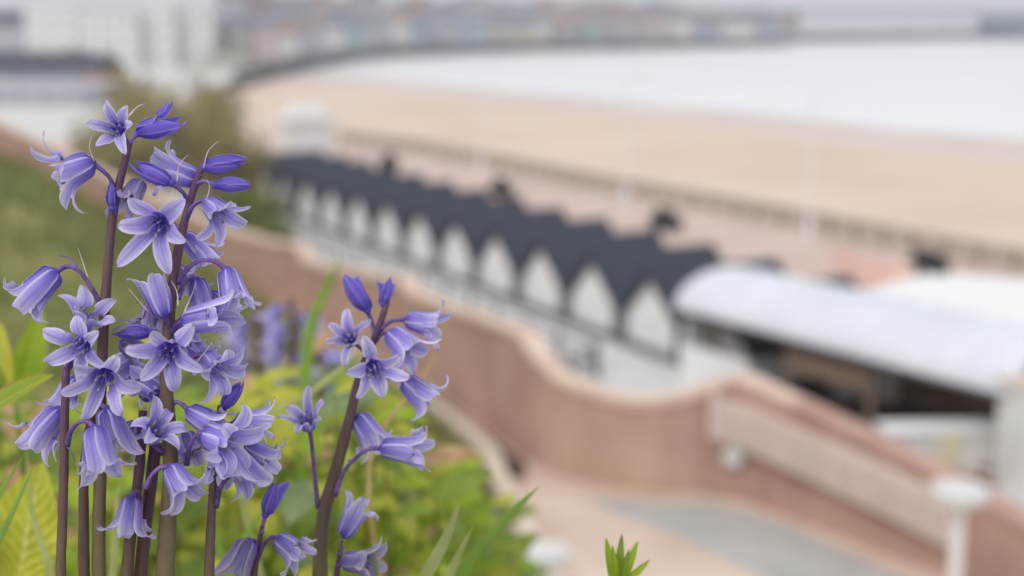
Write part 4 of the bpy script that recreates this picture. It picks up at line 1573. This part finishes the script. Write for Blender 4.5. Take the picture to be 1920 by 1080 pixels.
def add_leaf(plant, base, dirv, up, ln, wd, bend, fold, m, rnd, **kw):
    v, f, uv = leaf_shape(base, dirv, up, ln, wd, bend, fold, rnd, **kw)
    return MB().add(v, f, uv).build('leaf', m, plant, smooth=True)


def img_dir(x, y, z):
    return (RT * x - UP * y - FW * z).normalized()


def special(label, foot_px, d, leaves, cat='weed', group=None, name='leafy_weed'):
    """leaves: (base px, tip px, dz, width px, bend, fold, material, facing, shape)"""
    rnd = random.Random(foot_px[0])
    p = at(foot_px[0], foot_px[1], d)
    foot = soil_point(p)
    foot.z = min(foot.z, p.z - .01)
    t = thing(name, foot, label, cat, group)
    MB().tube(spline([foot - Vector((0, 0, .005)), foot.lerp(p, .5) + Vector((.004, 0, 0)), p], 8), [.003 - .0002 * i for i in range(9)], 8).build('stem', M['leaf_mid'], t, smooth=True)
    for bpx, tpx, dz, wpx, bend, fold, mm, fac, shp in leaves:
        b0, t0 = at(bpx[0], bpx[1], d), at(tpx[0], tpx[1], d - dz)
        dv = t0 - b0
        ln = dv.length * (1 + .08 * abs(bend))
        nr = fac if isinstance(fac, Vector) else img_dir(*fac)
        side = dv.normalized().cross(nr).normalized()
        dr = Matrix.Rotation(bend * .5, 3, side) @ dv
        add_leaf(t, b0, dr, nr, ln, px2m(wpx, d) / 2, bend, fold, M[mm], rnd, shape=shp)
    return t


special('broad leaf with a reddish edge reaching in from the left', (-45, 860), .47,
        [((-60, 800), (96, 704), .01, 74, .25, .22, 'leaf_red', (-.3, -.75, .6), 'oval'),
         ((-50, 860), (-10, 960), .0, 50, .3, .2, 'leaf_mid', (-.3, -.75, .6), 'oval')], name='leafy_weed')
special('large blurred yellow green leaf in the lower left corner', (20, 1130), .74,
        [((30, 1120), (78, 872), .01, 150, .25, .16, 'leaf_yellow', (-.1, -.25, 1), 'oval'),
         ((10, 1120), (-30, 900), .0, 110, .3, .2, 'leaf_bright', (.2, -.3, 1), 'oval'),
         ((-10, 1100), (-70, 980), .0, 100, .3, .2, 'leaf_mid', (.2, -.3, 1), 'oval')])
special('bright green upright leaves out of focus at the left edge', (30, 760), .80,
        [((40, 740), (78, 575), .0, 62, -.2, .25, 'leaf_bright', (.5, -.2, 1), 'lance'),
         ((10, 740), (0, 605), .0, 62, .2, .2, 'leaf_yellow', (-.3, -.2, 1), 'lance'),
         ((0, 760), (-40, 640), .0, 60, .2, .2, 'leaf_mid', (-.3, -.2, 1), 'lance')])
special('small tuft of narrow green leaflets at the bottom edge over the path', (1160, 1100), .60,
        [((1152, 1098), (1136, 1008), .0, 18, .1, .3, 'leaf_bright', (0, -.2, 1), 'blade'),
         ((1158, 1098), (1166, 1000), .0, 18, -.05, .3, 'leaf_mid', (0, -.2, 1), 'blade'),
         ((1164, 1098), (1196, 1014), .0, 18, -.2, .3, 'leaf_bright', (0, -.2, 1), 'blade'),
         ((1166, 1100), (1218, 1050), .0, 16, -.25, .3, 'leaf_bright', (0, -.2, 1), 'blade'),
         ((1156, 1098), (1148, 1022), .006, 16, .1, .3, 'leaf_bright', (0, -.2, 1), 'blade'),
         ((1161, 1098), (1180, 1030), .006, 16, .1, .3, 'leaf_mid', (0, -.2, 1), 'blade')], 'tuft', name='leafy_tuft')


def grass(label, foot_px, d, blades, mm, group=None):
    """blades: list of (px path, width px)"""
    rnd = random.Random(foot_px[0] + 3)
    p = at(foot_px[0], foot_px[1], d)
    foot = soil_point(p)
    foot.z = min(foot.z, p.z - .02)
    t = thing('grass_tuft', foot, label, 'grass', group)
    for path, wpx in blades:
        tip_ = [at(x, y, d) for x, y in path]
        low = tip_[0] + (tip_[0] - tip_[1]).normalized() * min(.05, max(.005, (tip_[0].z - foot.z) * .5))
        pts = [foot, foot.lerp(low, .5), low] + tip_
        sp = spline(pts, 22)
        vs, fs, uvs = [], [], []
        for i, q in enumerate(sp):
            s = i / 22
            a, c = sp[max(0, i - 1)], sp[min(22, i + 1)]
            tg = (c - a).normalized()
            sd_ = tg.cross(FW).normalized()
            wv = px2m(wpx, d) / 2 * interp(s, ((0, .7), (.4, 1), (.7, .8), (.9, .4), (1, .03)))
            nr = sd_.cross(tg)
            for j in range(3):
                u = j - 1
                vs.append(q + sd_ * u * wv + nr * abs(u) * wv * .35)
                uvs.append((j / 2, s))
        for i in range(22):
            for j in range(2):
                k = i * 3 + j
                fs.append((k, k + 1, k + 4, k + 3))
        MB().add(vs, fs, uvs).build('blade', M[mm], t, smooth=True)
    return t


grass('tall out of focus green grass blade between the two flower groups', (566, 900), 1.25, [([(570, 760), (580, 620), (612, 540), (640, 482)], 28)], 'blade')
grass('long grass blade leaning right over the path at the bottom', (850, 1120), .66, [([(862, 1076), (920, 1005), (965, 955), (1012, 912)], 25)], 'blade')
grass('upright pale grass blades left of the long leaning one', (790, 1130), .64, [([(795, 1085), (826, 1030), (846, 985), (862, 942)], 26), ([(840, 1085), (860, 1040), (888, 985)], 20)], 'blade_pale')
grass('thin grass blade crossing behind the leaning bluebell stem', (560, 800), .78, [([(580, 740), (640, 690), (700, 640)], 15)], 'blade_pale')
grass('orange dry grass tip at the right of the leaning bluebell', (770, 760), .72, [([(785, 720), (806, 684), (826, 654)], 9)], 'blade_dry')
grass('dark green grass blades rising between the left leaves and slender stem', (-40, 1120), .60, [([(-6, 1020), (30, 945), (62, 876)], 15), ([(-24, 975), (8, 910), (48, 850)], 13)], 'blade')
grass('curled pale grass blade beside the ragged bluebell at the bottom', (706, 1110), .585, [([(708, 1080), (702, 1040), (696, 1010)], 10)], 'blade_pale')
grass('green grass blade before the stems at lower middle', (430, 1120), .72, [([(420, 1060), (400, 980), (392, 900)], 16), ([(440, 1060), (470, 990), (520, 930)], 18)], 'blade')
grass('pale grass blades behind the left stems', (215, 1120), .70, [([(212, 1060), (216, 980), (222, 900)], 18), ([(90, 1060), (60, 960), (48, 840)], 16)], 'blade_pale')

rnd = random.Random(99)
kinds = (('leaf_yellow', 'weed with yellow green oval leaves in the bed behind the bluebells', 'oval'),
         ('leaf_bright', 'weed with bright green pointed leaves in the bed behind the bluebells', 'lance'),
         ('leaf_mid', 'weed with mid green oval leaves in the bed behind the bluebells', 'oval'),
         ('leaf_grey', 'weed with grey green broad leaves in the bed behind the bluebells', 'oval'),
         ('leaf_dead', 'weed with withered brown leaves in the bed behind the bluebells', 'lance'))


def weed(px, ytop, d, kind_, n_, lsz):
    mm, lb, shp = kinds[kind_]
    p = at(px, ytop, d)
    foot = soil_point(p)
    foot.z = min(foot.z, p.z - .06)
    t = thing('leafy_weed', foot, lb, 'weed', 'weeds in the bed behind the bluebells')
    top = p
    mid = foot.lerp(top, .5) + Vector((rnd.uniform(-.01, .01), rnd.uniform(-.01, .01), 0))
    sp = spline([foot - Vector((0, 0, .01)), mid, top], 16)
    MB().tube(sp, [.0024 - .0001 * i for i in range(17)], 6).build('stem', M['leaf_mid'], t, smooth=True)
    for k in range(n_):
        s = 1 - (k / n_) ** 1.2 * .75
        q = sp[int(s * 16)]
        an = k * 2.4 + rnd.uniform(-.5, .5)
        el = rnd.uniform(-.1, .9)
        dv = Vector((math.cos(an) * math.cos(el), math.sin(an) * math.cos(el), math.sin(el)))
        ln = lsz * rnd.uniform(.7, 1.25)
        add_leaf(t, q, dv, Vector((0, 0, 1)) - FW * .5, ln, ln * rnd.uniform(.2, .32), rnd.uniform(.2, 1.2), rnd.uniform(.05, .35),
                 M[mm if rnd.random() < .85 else 'leaf_dead' if rnd.random() < .4 else 'leaf_bright'], rnd, shape=shp, nv=9, nu=5)


def top_of(px):
    return interp(px, ((-60, 700), (100, 720), (260, 690), (420, 730), (560, 660), (640, 700), (700, 760), (780, 850), (850, 880), (910, 950), (960, 1030), (1010, 1100)))


for k in range(104):
    px = rnd.uniform(-60, 960) if k > 16 else rnd.uniform(430, 880)
    d = rnd.uniform(.95, 1.75)
    yt = top_of(px) + abs(rnd.gauss(0, 110)) + (40 if d < .95 else 0)
    weed(px, min(yt, 1080), d, rnd.choices((0, 1, 2, 3, 4), (6, 6, 3, 1, .5))[0], rnd.randint(6, 9), rnd.uniform(.022, .048) * d)

# low cover on the soil: too many small leaves to count
b = MB()
for _ in range(7000):
    y = rnd.uniform(.45, 1.9)
    x = rnd.uniform(-.42 * y - .05, .05 + .0 * y)
    z = bank_z(x, y) + abs(rnd.gauss(0, .035))
    p = Vector((x, y, z))
    an = rnd.uniform(0, 2 * PI)
    el = rnd.uniform(-.1, 1.1)
    d1 = Vector((math.cos(an) * math.cos(el), math.sin(an) * math.cos(el), math.sin(el)))
    d2 = d1.cross(Vector((0, 0, 1))).normalized()
    s = rnd.uniform(.008, .022)
    b.add([p, p + d1 * s * .5 + d2 * s * .22, p + d1 * s, p + d1 * s * .5 - d2 * s * .22], [(0, 1, 2, 3)], [(.5, 0), (.9, .5), (.5, 1), (.1, .5)])
b.build('ground_cover', M['leaf_mid'], kind='stuff', label='low tangle of small green leaves on the soil', cat='ground cover')

# ------------------------------------------------------------------ haze
hz = bpy.data.materials.new('haze')
hz.use_nodes = True
n = hz.node_tree
n.nodes.remove(n.nodes['Principled BSDF'])
pv = n.nodes.new('ShaderNodeVolumePrincipled')
pv.inputs['Color'].default_value = (0.93, 0.95, 1.0, 1)
pv.inputs['Density'].default_value = 0.0004
n.links.new(pv.outputs[0], n.nodes['Material Output'].inputs['Volume'])
MB().box((0, 5500, -4), 9000, 11200, 40).build('haze', hz, kind='stuff')
